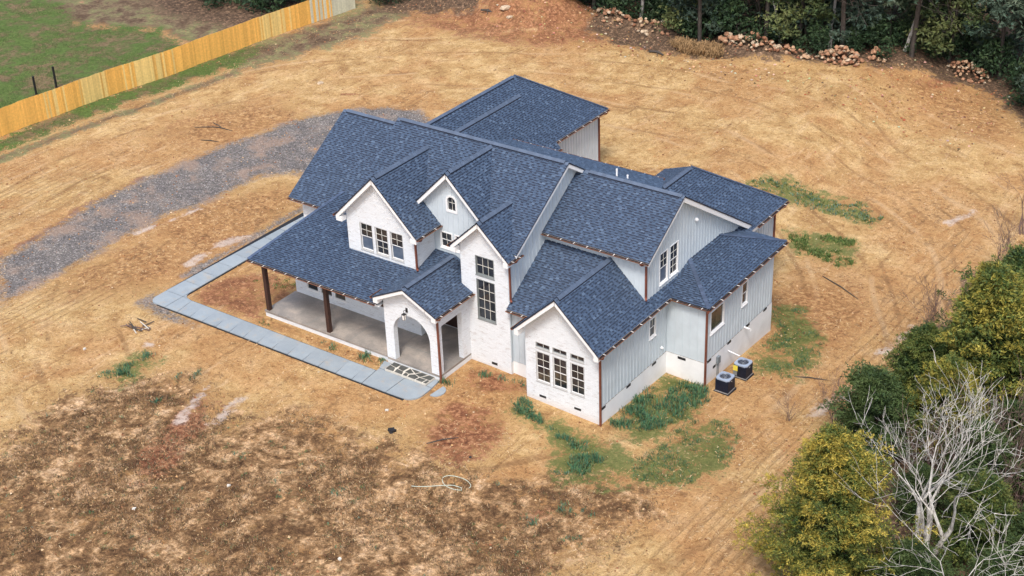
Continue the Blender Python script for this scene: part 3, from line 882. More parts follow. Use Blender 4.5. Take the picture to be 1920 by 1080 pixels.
def vint(poly, x):
    ys = []
    n = len(poly)
    for i in range(n):
        (x0,y0),(x1,y1) = poly[i], poly[(i+1) % n]
        if (x0 <= x < x1) or (x1 <= x < x0):
            ys.append(y0+(x-x0)/(x1-x0)*(y1-y0))
    ys.sort()
    return [(ys[i], ys[i+1]) for i in range(0, len(ys)-1, 2)]

def rect(a0, a1, z0, z1):
    return [(a0,z0),(a1,z0),(a1,z1),(a0,z1)]

def window(axis, c, sgn, a0, a1, z0, z1, sashes, frame='trim', sash_mat='sash', recess=0.07, trim=0.05, proud=0.0, label=None):
    """sashes: list from top to bottom of (fraction of height, columns, rows, pane material)"""
    def B(mb, u0, u1, w0, w1, d0, d1, mi=0):
        # d = distance outward from wall face
        p0, p1 = c+sgn*d0, c+sgn*d1
        lo, hi = min(p0,p1), max(p0,p1)
        if axis == 'y': mb.box(u0, u1, lo, hi, w0, w1, None, mi)
        else: mb.box(lo, hi, u0, u1, w0, w1, None, mi)
    fr = MB()
    t = trim
    B(fr, a0, a0+t, z0, z1, -recess-0.02, proud); B(fr, a1-t, a1, z0, z1, -recess-0.02, proud)
    B(fr, a0+t, a1-t, z1-t, z1, -recess-0.02, proud); B(fr, a0+t, a1-t, z0, z0+t, -recess-0.02, proud)
    B(fr, a0-0.02, a1+0.02, z0-0.045, z0-0.001, -recess*0.5, proud+0.03)   # sill
    w = fr.build("window", frame, house)
    if label: w['label'] = label
    H = z1-z0-2*t
    zt = z1-t
    for i, (fr_, nc, nr, pm) in enumerate(sashes):
        h = H*fr_
        u0, u1, w0, w1 = a0+t, a1-t, zt-h, zt
        zt -= h
        s = MB(); st = 0.03; dd = -recess+(0.03 if i == 0 and len(sashes) > 1 else 0.0)
        B(s, u0+.001, u0+st, w0+.001, w1-.001, dd-0.03, dd+0.005); B(s, u1-st, u1-.001, w0+.001, w1-.001, dd-0.03, dd+0.005)
        B(s, u0+st, u1-st, w1-st, w1-.001, dd-0.03, dd+0.005); B(s, u0+st, u1-st, w0+.001, w0+st, dd-0.03, dd+0.005)
        s.build("sash", sash_mat, w)
        g = MB(); B(g, u0+st-.004, u1-st+.004, w0+st-.004, w1-st+.004, dd-0.022, dd-0.016)
        g.build("pane", pm, w)
        if nc > 1 or nr > 1:
            mm = MB()
            for k in range(1, nc):
                x = u0+st+(u1-u0-2*st)*k/nc
                B(mm, x-0.011, x+0.011, w0+st, w1-st, dd-0.014, dd+0.002)
            for k in range(1, nr):
                z = w0+st+(w1-w0-2*st)*k/nr
                B(mm, u0+st, u1-st, z-0.011, z+0.011, dd-0.0145, dd+0.0035)
            mm.build("muntin", 'muntin', w)
    return w

# dormer over the porch
D1w = [(5.93,6.80),(6.96,7.83),(7.99,8.85)]
dh = [rect(a, b_, 4.45, 6.04) for a, b_ in D1w]
zD = lambda x: 9.059-0.996*abs(x-7.36)-0.2
wall('y', 2.70, [(5.06,3.9),(9.66,3.9),(9.66,zD(9.66)),(7.36,zD(7.36)),(5.06,zD(5.06))], -1, 'brick', dh)
for i, (a, b_) in enumerate(D1w):
    window('y', 2.70, -1, a, b_, 4.45, 6.04, [(0.5,2,2,'glass'),(0.5,2 if i == 1 else 1,2 if i == 1 else 1,'glass' if i == 1 else 'screen')], 'frame_grey', 'trim', 0.08, 0.035)
wall('x', 9.66, rect(2.7,4.32,4.0,6.55), 1, 'brick')
wall('x', 5.06, rect(2.7,5.6,3.9,6.55), -1, 'brick')
# middle gable wall
gw = [(10.05,10.86),(11.0,11.80)]
zG2 = lambda x: 9.61-1.008*abs(x-10.955)-0.2
arch_h = [(10.64,7.27),(11.22,7.27),(11.22,7.83)]+[(10.93+0.29*math.cos(t), 7.83+0.29*math.sin(t)) for t in [math.pi*k/8 for k in range(1, 8)]]+[(10.64,7.83)]
wall('y', 4.32, [(8.95,4.1),(12.9,4.1),(12.9,zG2(12.9)),(10.955,zG2(10.955)),(8.95,zG2(8.95))], -1, 'siding', [rect(a,b_,4.99,5.96) for a,b_ in gw]+[arch_h], batten=0.33)
for a, b_ in gw:
    window('y', 4.32, -1, a, b_, 4.99, 5.96, [(0.5,2,1,'glass'),(0.5,2,1,'glass')], 'trim', 'trim', 0.05, 0.06, 0.02)
# arched window
aw = MB()
def arc(r, n=14): return [(10.93+r*math.cos(math.pi*k/n), 7.83+r*math.sin(math.pi*k/n)) for k in range(n+1)]
def ring(ro, ri, zb_o, zb_i, y0, y1):
    o_ = [(10.93+ro, zb_o)]+arc(ro)+[(10.93-ro, zb_o)]
    i_ = [(10.93+ri, zb_i)]+arc(ri)+[(10.93-ri, zb_i)]
    for k in range(len(o_)):
        k2 = (k+1) % len(o_)
        for yy, flip in ((y0, 0),):
            aw.add([(o_[k][0],yy,o_[k][1]),(o_[k2][0],yy,o_[k2][1]),(i_[k2][0],yy,i_[k2][1]),(i_[k][0],yy,i_[k][1])], [(0,1,2,3)])
        aw.add([(o_[k][0],y0,o_[k][1]),(o_[k2][0],y0,o_[k2][1]),(o_[k2][0],y1,o_[k2][1]),(o_[k][0],y1,o_[k][1])], [(0,1,2,3)])
        aw.add([(i_[k][0],y0,i_[k][1]),(i_[k2][0],y0,i_[k2][1]),(i_[k2][0],y1,i_[k2][1]),(i_[k][0],y1,i_[k][1])], [(0,1,2,3)])
ring(0.36, 0.255, 7.20, 7.30, 4.285, 4.40)
arched = aw.build("window", 'trim', house, label="small round-topped window in the middle gable")
pn = MB(); pp = [(10.93+0.256,7.30)]+arc(0.256)+[(10.93-0.256,7.30)]
pn.add([(x,4.395,z) for x,z in pp], [tuple(range(len(pp)))])
pn.build("pane", 'glass', arched)
mm = MB(); mm.box(10.92,10.94,4.37,4.39,7.3,8.08); mm.box(10.68,11.18,4.368,4.388,7.72,7.74); mm.build("muntin", 'muntin', arched)
# stair tower
zT = lambda x: 8.124-0.949*abs(x-13.801)-0.2
th = [rect(13.26,14.43,4.90,6.0), rect(13.26,14.43,2.31,4.66)]
wall('y', 3.05, [(12.32,-0.8),(15.28,-0.8),(15.28,zT(15.28)),(13.801,zT(13.801)),(12.32,zT(12.32))], -1, 'brick', th)
window('y', 3.05, -1, 13.26, 14.43, 4.90, 6.0, [(1.0,3,2,'glass')], 'sash', 'sash', 0.07, 0.045)
window('y', 3.05, -1, 13.26, 14.43, 2.31, 4.66, [(1.0,3,4,'glass')], 'sash', 'sash', 0.07, 0.045)
wall('x', 12.32, rect(3.05,4.6,0.0,6.4), -1, 'brick')
# two-storey right flank
wall('x', 15.28, [(3.05,0.28),(8.0,0.28),(12.8,0.28),(12.8,6.4),(8.045,9.45),(3.05,6.2)], 1, 'siding', batten=0.31)
wall('x', 15.285, rect(3.06,3.26,-0.8,0.28), 1, 'stucco')
# link between tower and front right gable
wall('y', 3.25, rect(15.28,17.02,0.28,3.6), -1, 'siding', [rect(16.2,16.8,1.0,2.6)], batten=0.33)
window('y', 3.25, -1, 16.2, 16.8, 1.0, 2.6, [(0.5,2,2,'glass'),(0.5,2,2,'glass')], 'trim', 'trim', 0.05, 0.06, 0.02)
wall('y', 3.24, rect(15.28,17.02,-0.9,0.28), -1, 'stucco')
# front right gable
Gt = [(17.64,18.49),(18.65,19.49),(19.69,20.51)]
gh = [rect(a,b_,2.60,2.92) for a,b_ in Gt]+[rect(a,b_,0.64,2.39) for a,b_ in Gt]
zG = lambda x: 6.016-0.946*abs(x-19.213)-0.2
wall('y', 1.93, [(17.02,-1.2),(21.4,-1.2),(21.4,zG(21.4)),(19.213,zG(19.213)),(17.02,zG(17.02))], -1, 'brick', gh)
for a, b_ in Gt:
    window('y', 1.93, -1, a, b_, 2.60, 2.92, [(1.0,2,1,'glass')], 'frame_grey', 'sash', 0.06, 0.03)
    window('y', 1.93, -1, a, b_, 0.64, 2.39, [(0.5,2,2,'glass'),(0.5,2,2,'glass')], 'frame_grey', 'trim', 0.06, 0.03)
wall('x', 17.02, rect(1.93,3.4,-1.0,3.75), -1, 'brick')
wall('x', 21.40, rect(1.95,8.27,0.28,3.72), 1, 'siding', [rect(6.52,7.18,1.84,3.0)], batten=0.305)
window('x', 21.40, 1, 6.52, 7.18, 1.84, 3.0, [(0.5,2,1,'glass'),(0.5,1,1,'glass')], 'trim', 'trim', 0.05, 0.06, 0.02)
wall('x', 21.42, rect(1.95,8.25,-2.0,0.278), 1, 'stucco')
# right lean-to
wall('y', 8.27, rect(21.40,23.66,0.28,3.55), -1, 'siding', batten=0.44)
wall('y', 8.25, rect(21.42,23.68,-2.2,0.278), -1, 'stucco')
wall('x', 23.66, rect(8.27,15.62,0.28,3.55), 1, 'siding', [rect(8.74,10.18,1.72,3.05), rect(12.05,12.72,1.72,3.1)], batten=0.305)
wall('x', 23.68, rect(8.25,15.64,-2.4,0.278), 1, 'stucco')
window('x', 23.66, 1, 8.74, 10.18, 1.72, 3.05, [(1.0,1,1,'glass')], 'trim', 'trim', 0.05, 0.05, 0.02)
window('x', 23.66, 1, 12.05, 12.72, 1.72, 3.1, [(0.5,1,1,'glass'),(0.5,1,1,'glass')], 'trim', 'trim', 0.05, 0.06, 0.02)
wall('y', 15.62, rect(21.0,23.66,-2.2,3.55), 1, 'siding')
# right two-storey wing
wall('y', 6.40, rect(15.28,21.24,3.2,6.6), -1, 'siding', batten=0.31)
Eh = [rect(7.72,8.55,4.36,6.14), rect(8.71,9.58,4.36,6.14)]
wall('x', 21.24, [(6.40,3.7),(17.0,3.4),(17.0,3.6),(9.483,8.48),(6.40,6.5)], 1, 'siding', Eh, batten=0.305)
window('x', 21.24, 1, 7.72, 8.55, 4.36, 6.14, [(0.5,2,2,'glass'),(0.5,1,1,'screen')], 'trim', 'trim', 0.05, 0.05, 0.02)
window('x', 21.24, 1, 8.71, 9.58, 4.36, 6.14, [(0.5,2,2,'glass'),(0.5,2,2,'glass')], 'trim', 'trim', 0.05, 0.05, 0.02)
wall('y', 11.95, rect(9.2,18.6,5.0,7.8), 1, 'siding')
# rear right wing
wall('x', 21.30, rect(15.62,20.28,0.28,3.72), 1, 'siding', batten=0.305)
wall('x', 21.32, rect(15.62,20.3,-2.6,0.278), 1, 'stucco')
wall('y', 20.28, rect(14.15,21.30,-2.4,3.75), 1, 'siding')
wall('x', 14.15, rect(12.9,20.28,-1.5,3.75), -1, 'siding')
# garage wing
wall('x', 5.60, rect(12.5,26.42,-0.6,3.8), 1, 'siding', batten=0.305)
wall('y', 26.42, rect(-2.05,5.60,-0.6,3.75), 1, 'siding')
wall('x', -2.05, rect(12.5,26.42,-0.6,3.75), -1, 'siding')
wall('y', 12.82, rect(5.6,14.15,-0.8,6.5), 1, 'siding')
wall('y', 20.4, [(2.7,5.2),(6.2,3.4),(6.2,3.75),(3.62,6.2),(2.7,5.35)], 1, 'siding')
# left wing
wall('y', 5.45, rect(-0.85,5.0,-0.7,4.8), -1, 'brick')
wall('x', -0.85, [(5.45,-0.7),(15.1,-0.7),(15.1,4.6),(10.267,7.85),(5.45,4.7)], -1, 'brick')
wall('y', 15.1, rect(-0.85,5.0,-0.7,4.8), 1, 'siding')
wall('x', 4.95, [(3.3,4.3),(12.8,4.6),(12.8,6.4),(8.045,9.45),(3.3,6.4)], -1, 'siding')
# porch front wall with three low windows
pw = [(1.24,2.10),(2.25,3.14),(3.28,4.13)]
wall('y', 3.01, [(0.38,0.0),(9.40,0.0),(9.40,4.1),(1.2,4.1),(0.38,3.5)], -1, 'brick', [rect(a,b_,0.42,2.0) for a,b_ in pw])
for a, b_ in pw:
    window('y', 3.01, -1, a, b_, 0.42, 2.0, [(0.5,1,1,'glass'),(0.5,1,1,'glass')], 'trim', 'sash', 0.06)
wall('x', 0.38, rect(3.01,5.45,-0.7,3.5), -1, 'brick')
wall('x', 9.40, rect(3.01,4.6,0.0,4.2), 1, 'brick')
wall('y', 4.60, rect(9.40,12.32,0.0,4.2), -1, 'brick', [rect(9.75,11.6,0.02,2.45)])
dr = MB(); dr.box(9.76,11.59,4.62,4.68,0.03,2.44)
for k in range(2):
    for zz in ((0.2,0.95),(1.1,2.2)):
        dr.box(9.9+k*0.92,10.55+k*0.92,4.595,4.618,zz[0],zz[1])
door = dr.build("door", 'door', house)
hd = MB(); hd.tube([(10.62,4.56,1.0),(10.62,4.56,1.35)], 0.015, 6); hd.tube([(10.74,4.56,1.0),(10.74,4.56,1.35)], 0.015, 6); hd.build("handle", 'copper_bright', door)
# entry gable
zL = lambda x: 4.767-0.4995*abs(x-10.938)-0.19
archp = [(9.75,0.0),(9.75,1.76)]+[(10.945-1.195*math.cos(math.pi*k/18), 1.76+1.195*math.sin(math.pi*k/18)) for k in range(1, 18)]+[(12.14,1.76),(12.14,0.0)]
outer = [(9.20,0.0)]+archp+[(12.685,0.0),(12.685,zL(12.685)),(10.938,zL(10.938)),(9.20,zL(9.20))]
wall('y', 0.41, outer, -1, 'brick', thick=0.32, back=True)
# right side of the entry: corner pier, header, end pier
rs = [(0.73,0.0),(0.73,2.80),(2.41,2.80),(2.41,0.0),(3.05,0.0),(3.05,3.72),(0.73,3.72)]
wall('x', 12.684, [(0.7301,2.80),(2.41,2.80),(2.41,0.0),(3.049,0.0),(3.049,3.72),(0.7301,3.72)], 1, 'brick', thick=0.30, back=True)
wall('x', 9.201, rect(0.73,3.0,2.80,3.6), -1, 'brick', thick=0.28, back=True)
# porch floor
sl = MB(); sl.box(0.284,9.20,0.497,3.01,-0.12,0.0); sl.box(9.203,12.68,0.40,4.6,-0.12,-0.001)
sb_ = sl.build("porch_floor", 'slab', house)
for x in (3.4, 6.4, 9.12):
    j = MB(); j.box(x, x+0.02, 0.5, 3.0, 0.0005, 0.003); j.build("control_joint", 'sash', sb_)
j = MB(); j.box(9.3,12.2,1.78,1.80,0.0005,0.003); j.build("control_joint", 'sash', sb_)
pb_ = MB(); pb_.box(0.31,9.17,0.53,0.8,-0.9,-0.122); pb_.box(0.31,0.6,0.802,3.0,-0.9,-0.122); pb_.box(9.172,12.68,0.43,0.7,-0.9,-0.122); pb_.box(12.40,12.68,0.702,3.04,-0.9,-0.122)
pb_.build("porch_base", 'brick', house)
for x in (0.49, 4.93):
    p = MB(); p.box(x-0.11,x+0.11,0.56,0.78,0.0,2.86); p.build("porch_post", 'post', house)
bm_ = MB(); bm_.box(0.3,9.198,0.56,0.76,2.86,3.2); bm_.build("porch_beam", 'post', house)
ce = MB(); ce.add([(0.1,0.05,3.18),(9.19,0.05,3.18),(9.19,3.0,3.25),(0.4,3.0,3.25)], [(0,1,2,3)]); ce.build("porch_ceiling", 'trim', house)
# entry step with flagstones set in pale mortar
stp = MB(); stp.box(9.62,12.32,-0.34,0.39,-0.6,-0.205)
step = stp.build("entry_step", 'mortar', house)
flags = [[(0,0),(.19,0),(.14,.45),(0,.55)],[(0,.62),(.15,.52),(.17,1),(0,1)],[(.21,.5),(.18,.9),(.2,1),(.37,1),(.34,.42)],[(.22,0),(.40,0),(.36,.36),(.2,.42)],
         [(.43,0),(.52,0),(.50,.30),(.42,.36)],[(.40,.44),(.50,.38),(.57,.62),(.42,.95)],[(.44,1),(.6,.68),(.66,1)],[(.55,0),(.72,0),(.74,.38),(.62,.52),(.54,.3)],[(.62,.6),(.76,.46),(.84,1),(.70,1)],
         [(.75,0),(.90,0),(.92,.4),(.77,.36)],[(.79,.45),(1,.5),(1,1),(.88,1)],[(.93,0),(1,0),(1,.42),(.95,.4)]]
for fl in flags:
    cx_ = sum(p[0] for p in fl)/len(fl); cy_ = sum(p[1] for p in fl)/len(fl)
    q = [(9.64+2.66*(cx_+(a-cx_)*1.02), -0.32+0.69*(cy_+(b_-cy_)*1.02)) for a, b_ in fl]
    k = len(q); mb = MB()
    if area2(q) < 0: q.reverse()
    mb.add([(a,b_,-0.192) for a,b_ in q]+[(a,b_,-0.21) for a,b_ in q], [tuple(range(k))]+[(i,i+k,(i+1)%k+k,(i+1)%k) for i in range(k)])
    mb.build("flagstone", 'flag', step)

# --- gutters and downspouts ------------------------------------------------
hang_me = None
def gutter(p, q, out, hangers=True, ends=True):
    """half-round copper gutter; out = horizontal outward direction"""
    p, q, out = Vector(p), Vector(q), Vector(out)
    mb = MB(); r = 0.075; n = 8
    d = (q-p).normalized()
    def prof(c, rr):
        return [c+out*(-rr*math.cos(math.pi*k/n))-Vector((0,0,rr*math.sin(math.pi*k/n))) for k in range(n+1)]
    for rr, mi in ((r, 0), (r-0.01, 1)):
        a, b_ = prof(p, rr), prof(q, rr)
        mb.add([tuple(v) for v in a+b_], [(k, k+1, k+n+2, k+n+1) for k in range(n)], None, mi)
    for e in (p, q):
        a = prof(e, r); mb.add([tuple(v) for v in a], [tuple(range(n+1))], None, 0)
    mb.bar(p+out*r, q+out*r, 0.022, 0.022, None, 2)
    g = mb.build("gutter", ['copper', 'gutter_in', 'copper_bright'], house)
    if hangers:
        L = (q-p).length; k = max(2, int(round(L/0.82)))
        for i in range(k):
            t = p+d*(L*(i+0.5)/k)
            h = MB(); h.bar(t-out*0.09+Vector((0,0,0.012)), t+out*0.085+Vector((0,0,0.012)), 0.035, 0.012)
            h.build("gutter_hanger", 'hanger', g)
    return g
W = 0.075
gutter((0.0,-W,3.30),(9.0,-W,3.30),(0,-1,0))
gutter((-1.44,5.0-W,4.59),(0.9,5.0-W,4.59),(0,-1,0))
gutter((13.008+W,-0.064,3.69),(13.008+W,3.04,3.69),(1,0,0))
gutter((8.868-W,-0.064,3.69),(8.868-W,0.9,3.69),(-1,0,0), False)
gutter((10.112+W,2.29,6.27),(10.112+W,4.31,6.27),(1,0,0))
gutter((4.608-W,2.29,6.27),(4.608-W,3.0,6.27),(-1,0,0), False)
gutter((15.633+W,2.627,6.335),(15.633+W,3.8,6.335),(1,0,0))
gutter((11.969-W,2.627,6.335),(11.969-W,4.3,6.335),(-1,0,0), False)
gutter((15.33,6.064-W,6.46),(21.609,6.064-W,6.46),(0,-1,0))
gutter((15.3,2.808-W,3.53),(16.62,2.808-W,3.53),(0,-1,0))
gutter((21.713+W,1.351,3.60),(21.713+W,8.0,3.60),(1,0,0))
gutter((16.713-W,1.351,3.60),(16.713-W,2.7,3.60),(-1,0,0), False)
gutter((21.80,8.07-W,3.60),(23.9,8.07-W,3.60),(0,-1,0))
gutter((23.898+W,8.0,3.60),(23.898+W,16.6,3.60),(1,0,0))
gutter((21.739+W,17.40,3.60),(21.739+W,20.99,3.60),(1,0,0))
gutter((6.05+W,20.75,3.60),(6.05+W,26.895,3.60),(1,0,0))
gutter((6.60+W,17.6,3.41),(6.60+W,20.6,3.41),(1,0,0))
gutter((9.0,12.289+W,7.76),(18.73,12.289+W,7.76),(0,1,0))
def downspout(x, y, z1, z0, gx, gy, gz, foot=None, black=False):
    """vertical pipe at x,y from z1 to z0, elbow up to the gutter outlet at gx,gy,gz"""
    mb = MB()
    mb.box(x-0.05,x+0.05,y-0.04,y+0.04,z0,z1)
    if gz is not None:
        mb.bar((x,y,z1-0.02),(gx,gy,gz-0.1),0.10,0.08)
        mb.bar((gx,gy,gz-0.08),(gx,gy,gz-0.02),0.11,0.09)
    if foot is not None:
        mb.bar((x,y,z0+0.03),(x+foot[0],y+foot[1],z0-0.04),0.10,0.08, None, 1 if black else 0)
    mb.build("downspout", ['copper','black'], house)
downspout(15.335,3.12,6.05,3.95,15.70,3.3,6.30,(0.12,-0.1))
downspout(12.74,0.37,3.42,-0.40,13.08,0.15,3.66)
downspout(21.455,1.88,3.32,-0.80,21.79,1.6,3.56,(0.12,-0.14),True)
downspout(21.30,6.34,6.25,4.32,21.2,5.99,6.42,(0.1,-0.15))
downspout(23.74,8.21,3.35,-1.05,23.9,8.0,3.56)
downspout(21.36,20.25,3.35,-1.75,21.81,20.6,3.56)
downspout(5.66,26.38,3.35,-0.38,6.12,26.6,3.56)
downspout(9.72,2.66,6.0,4.32,10.18,2.6,6.22,(0.12,-0.1))
# --- small fittings --------------------------------------------------------
def part_box(name, mat, *b):
    m_ = MB(); m_.box(*b); return m_.build(name, mat, house)
for x in (18.0, 20.09):
    part_box("foundation_vent", 'black', x-0.2,x+0.2,1.915,1.935,-0.26,-0.14)
part_box("foundation_vent", 'black', 14.02,14.38,3.035,3.055,-0.22,-0.08)
for y in (2.19, 4.53, 7.0):
    part_box("foundation_vent", 'black', 21.41,21.43,y-0.2,y+0.2,0.12,0.26)
part_box("foundation_vent", 'black', 22.1,22.56,8.235,8.26,0.07,0.21)
for y in (8.69, 10.82, 12.86, 14.83):
    part_box("foundation_vent", 'black', 23.67,23.69,y-0.2,y+0.2,0.15,0.28)
part_box("foundation_vent", 'black', 23.67,23.69,9.12,9.4,-0.50,-0.36)
dsc = MB(); dsc.box(23.69,23.83,9.42,9.68,-0.33,0.06); dsc.tube([(23.74,9.48,-0.33),(23.74,9.48,-1.25)],0.02,6); dsc.tube([(23.74,9.62,-0.33),(23.74,9.62,-1.25)],0.02,6)
dsc.build("disconnect_box", 'greymetal', house)
vp = MB(); vp.tube([(23.66,12.5,0.29),(23.95,12.5,0.27),(23.98,12.6,0.20),(23.99,12.62,0.10)],0.045,8); vp.build("vent_pipe", 'pvc', house)
vp = MB(); vp.tube([(23.68,10.75,-0.25),(24.35,10.75,-0.35)],0.03,8); vp.build("refrigerant_line", 'pvc', house)
for x, y, h in ((17.4, 9.85, 0.42), (17.95, 10.0, 0.2)):
    z = 8.733-0.328*(y-9.483)
    vp = MB(); vp.tube([(x,y,z-0.05),(x,y,z+h)],0.05,8); vp.build("vent_pipe", 'pvc', house)
def dome(c, r, name, mat):
    m_ = MB(); c = Vector(c)
    m_.tube([c+Vector((-0.06,0,0)), c+Vector((0,0,0)), c+Vector((r*0.6,0,0)), c+Vector((r,0,0))], [r, r, r*0.8, r*0.2], 10); m_.build(name, mat, house)
dome((21.30,11.3,6.55), 0.11, "wall_light", 'pvc')
dome((21.46,7.75,0.75), 0.07, "spotlight", 'pvc')
# lantern over the arch
ln = MB()
ln.box(10.70,10.82,0.37,0.41,3.18,3.42); ln.bar((10.76,0.37,3.34),(10.76,0.16,3.38),0.02,0.02)
ln.bar((10.76,0.16,3.38),(10.76,0.16,3.25),0.02,0.02)
for dx in (-0.085, 0.085):
    for dy in (-0.085, 0.085):
        ln.bar((10.76+dx,0.16+dy,3.17),(10.76+dx*0.7,0.16+dy*0.7,2.86),0.018,0.018)
ln.box(10.66,10.86,0.06,0.26,3.165,3.185)
ln.add([(10.66,0.06,3.186),(10.86,0.06,3.186),(10.86,0.26,3.186),(10.66,0.26,3.186),(10.76,0.16,3.27)], [(0,1,4),(1,2,4),(2,3,4),(3,0,4)])
ln.box(10.69,10.83,0.09,0.23,2.84,2.86)
lan = ln.build("lantern", 'black', house)
lg = MB(); lg.box(10.69,10.83,0.09,0.23,2.865,3.16); lg.build("lantern_glass", 'hanger', lan)

# ------------------------------------------------------------------ paving
GZ = -0.38
sw = link("sidewalk", None, None, kind="structure")
def pave(poly, top=-0.30, name="paving_slab", parent=None):
    c = (sum(p[0] for p in poly)/len(poly), sum(p[1] for p in poly)/len(poly))
    if area2(poly) < 0: poly = poly[::-1]
    n = len(poly); q = []
    for i in range(n):   # shrink 1 cm for the joints
        p0, p1, p2_ = Vector(poly[i-1]), Vector(poly[i]), Vector(poly[(i+1) % n])
        d0, d1 = (p1-p0).normalized(), (p2_-p1).normalized()
        n0, n1 = Vector((-d0.y,d0.x)), Vector((-d1.y,d1.x))
        s_ = n0+n1
        q.append(p1+s_*(0.02/max(0.4, 1+n0.dot(n1))))
    mb = MB()
    mb.add([(a.x,a.y,top) for a in q]+[(a.x,a.y,-0.75) for a in q], [tuple(range(n))]+[(i,i+n,(i+1)%n+n,(i+1)%n) for i in range(n)])
    return mb.build(name, 'paving', parent if parent else sw)
base = MB(); base.box(-6.56,-5.09,-0.6,12.5,-0.7,-0.345); base.box(-5.8,12.1,-1.99,-0.54,-0.7,-0.346)  # black fill for the joints; the rim sticking out paints an edge shadow
base.build("joint_fill_edge_shade", 'black', sw)
# left run, going back towards the garage
ys_ = [-0.55,0.85,2.17,3.49,4.75,6.03,7.3,8.6,9.9,11.2,12.5]
for i in range(len(ys_)-1):
    x0 = -6.5+0.04*i; x0b = -6.5+0.04*(i+1)
    pave([(x0,ys_[i]),(-5.15,ys_[i]),(-5.15,ys_[i+1]),(x0b,ys_[i+1])])
# rounded outer corner
cr = 0.55
corner = [(-5.15,-0.55),(-6.5,-0.55)]+[(-6.5+cr-cr*math.cos(t), -1.95+cr-cr*math.sin(t)) for t in [math.pi/2*k/6 for k in range(7)]]+[(-5.15,-1.95)]
pave(corner)
inner = [(-5.15,-0.55),(-5.15,-1.95),(-4.15,-1.94),(-4.35,-0.62),(-4.75,-0.58),(-5.02,-0.40),(-5.149,-0.1)]
pave([(-5.15,-0.55),(-5.15,-1.95),(-4.15,-1.94),(-4.35,-0.60)])
fill = [(-5.149,-0.549),(-4.5,-0.598),(-4.85,-0.50),(-5.05,-0.32),(-5.149,-0.05)]
pave(fill)
xs_ = [-4.25,-3.24,-2.27,-1.24,-0.2,0.85,1.9,3.0,4.1,5.2,6.3,7.5,8.6,9.28]
for i in range(len(xs_)-1):
    pave([(xs_[i]+0.09,-1.94),(xs_[i+1]+0.09,-1.93),(xs_[i+1]-0.06,-0.59),(xs_[i]-0.12,-0.60)])
# landing before the entry
pave([(9.37,-1.93),(10.95,-1.93),(10.95,-0.36),(9.22,-0.36),(9.22,-0.59)])
endr = [(10.95,-1.93),(12.0,-1.90)]+[(12.0+0.75*math.sin(t), -1.15-0.75*math.cos(t)) for t in [math.pi/2*k/5 for k in range(1, 6)]]+[(12.72,-0.36),(10.95,-0.36)]
pave(endr)
pave([(9.2,-0.355),(9.6,-0.355),(9.6,0.38),(8.95,0.38),(9.08,-0.05)])
pave([(12.33,-0.355),(12.72,-0.355),(12.62,0.38),(12.33,0.38)])
es = [(13.05,0.12)]+[(13.05+0.42*math.sin(t)*1.0+0.05, -0.4+0.52*math.cos(t)) for t in [math.pi*k/8 for k in range(0, 8)]]+[(13.0,-0.93),(12.98,-0.85)]
st_ = pave(es, -0.33, "stepping_stone", None)
st_.parent = None
st_['label'] = "small half-round grey stone slab on the clay, right of the end of the walk"; st_['category'] = "stone slab"

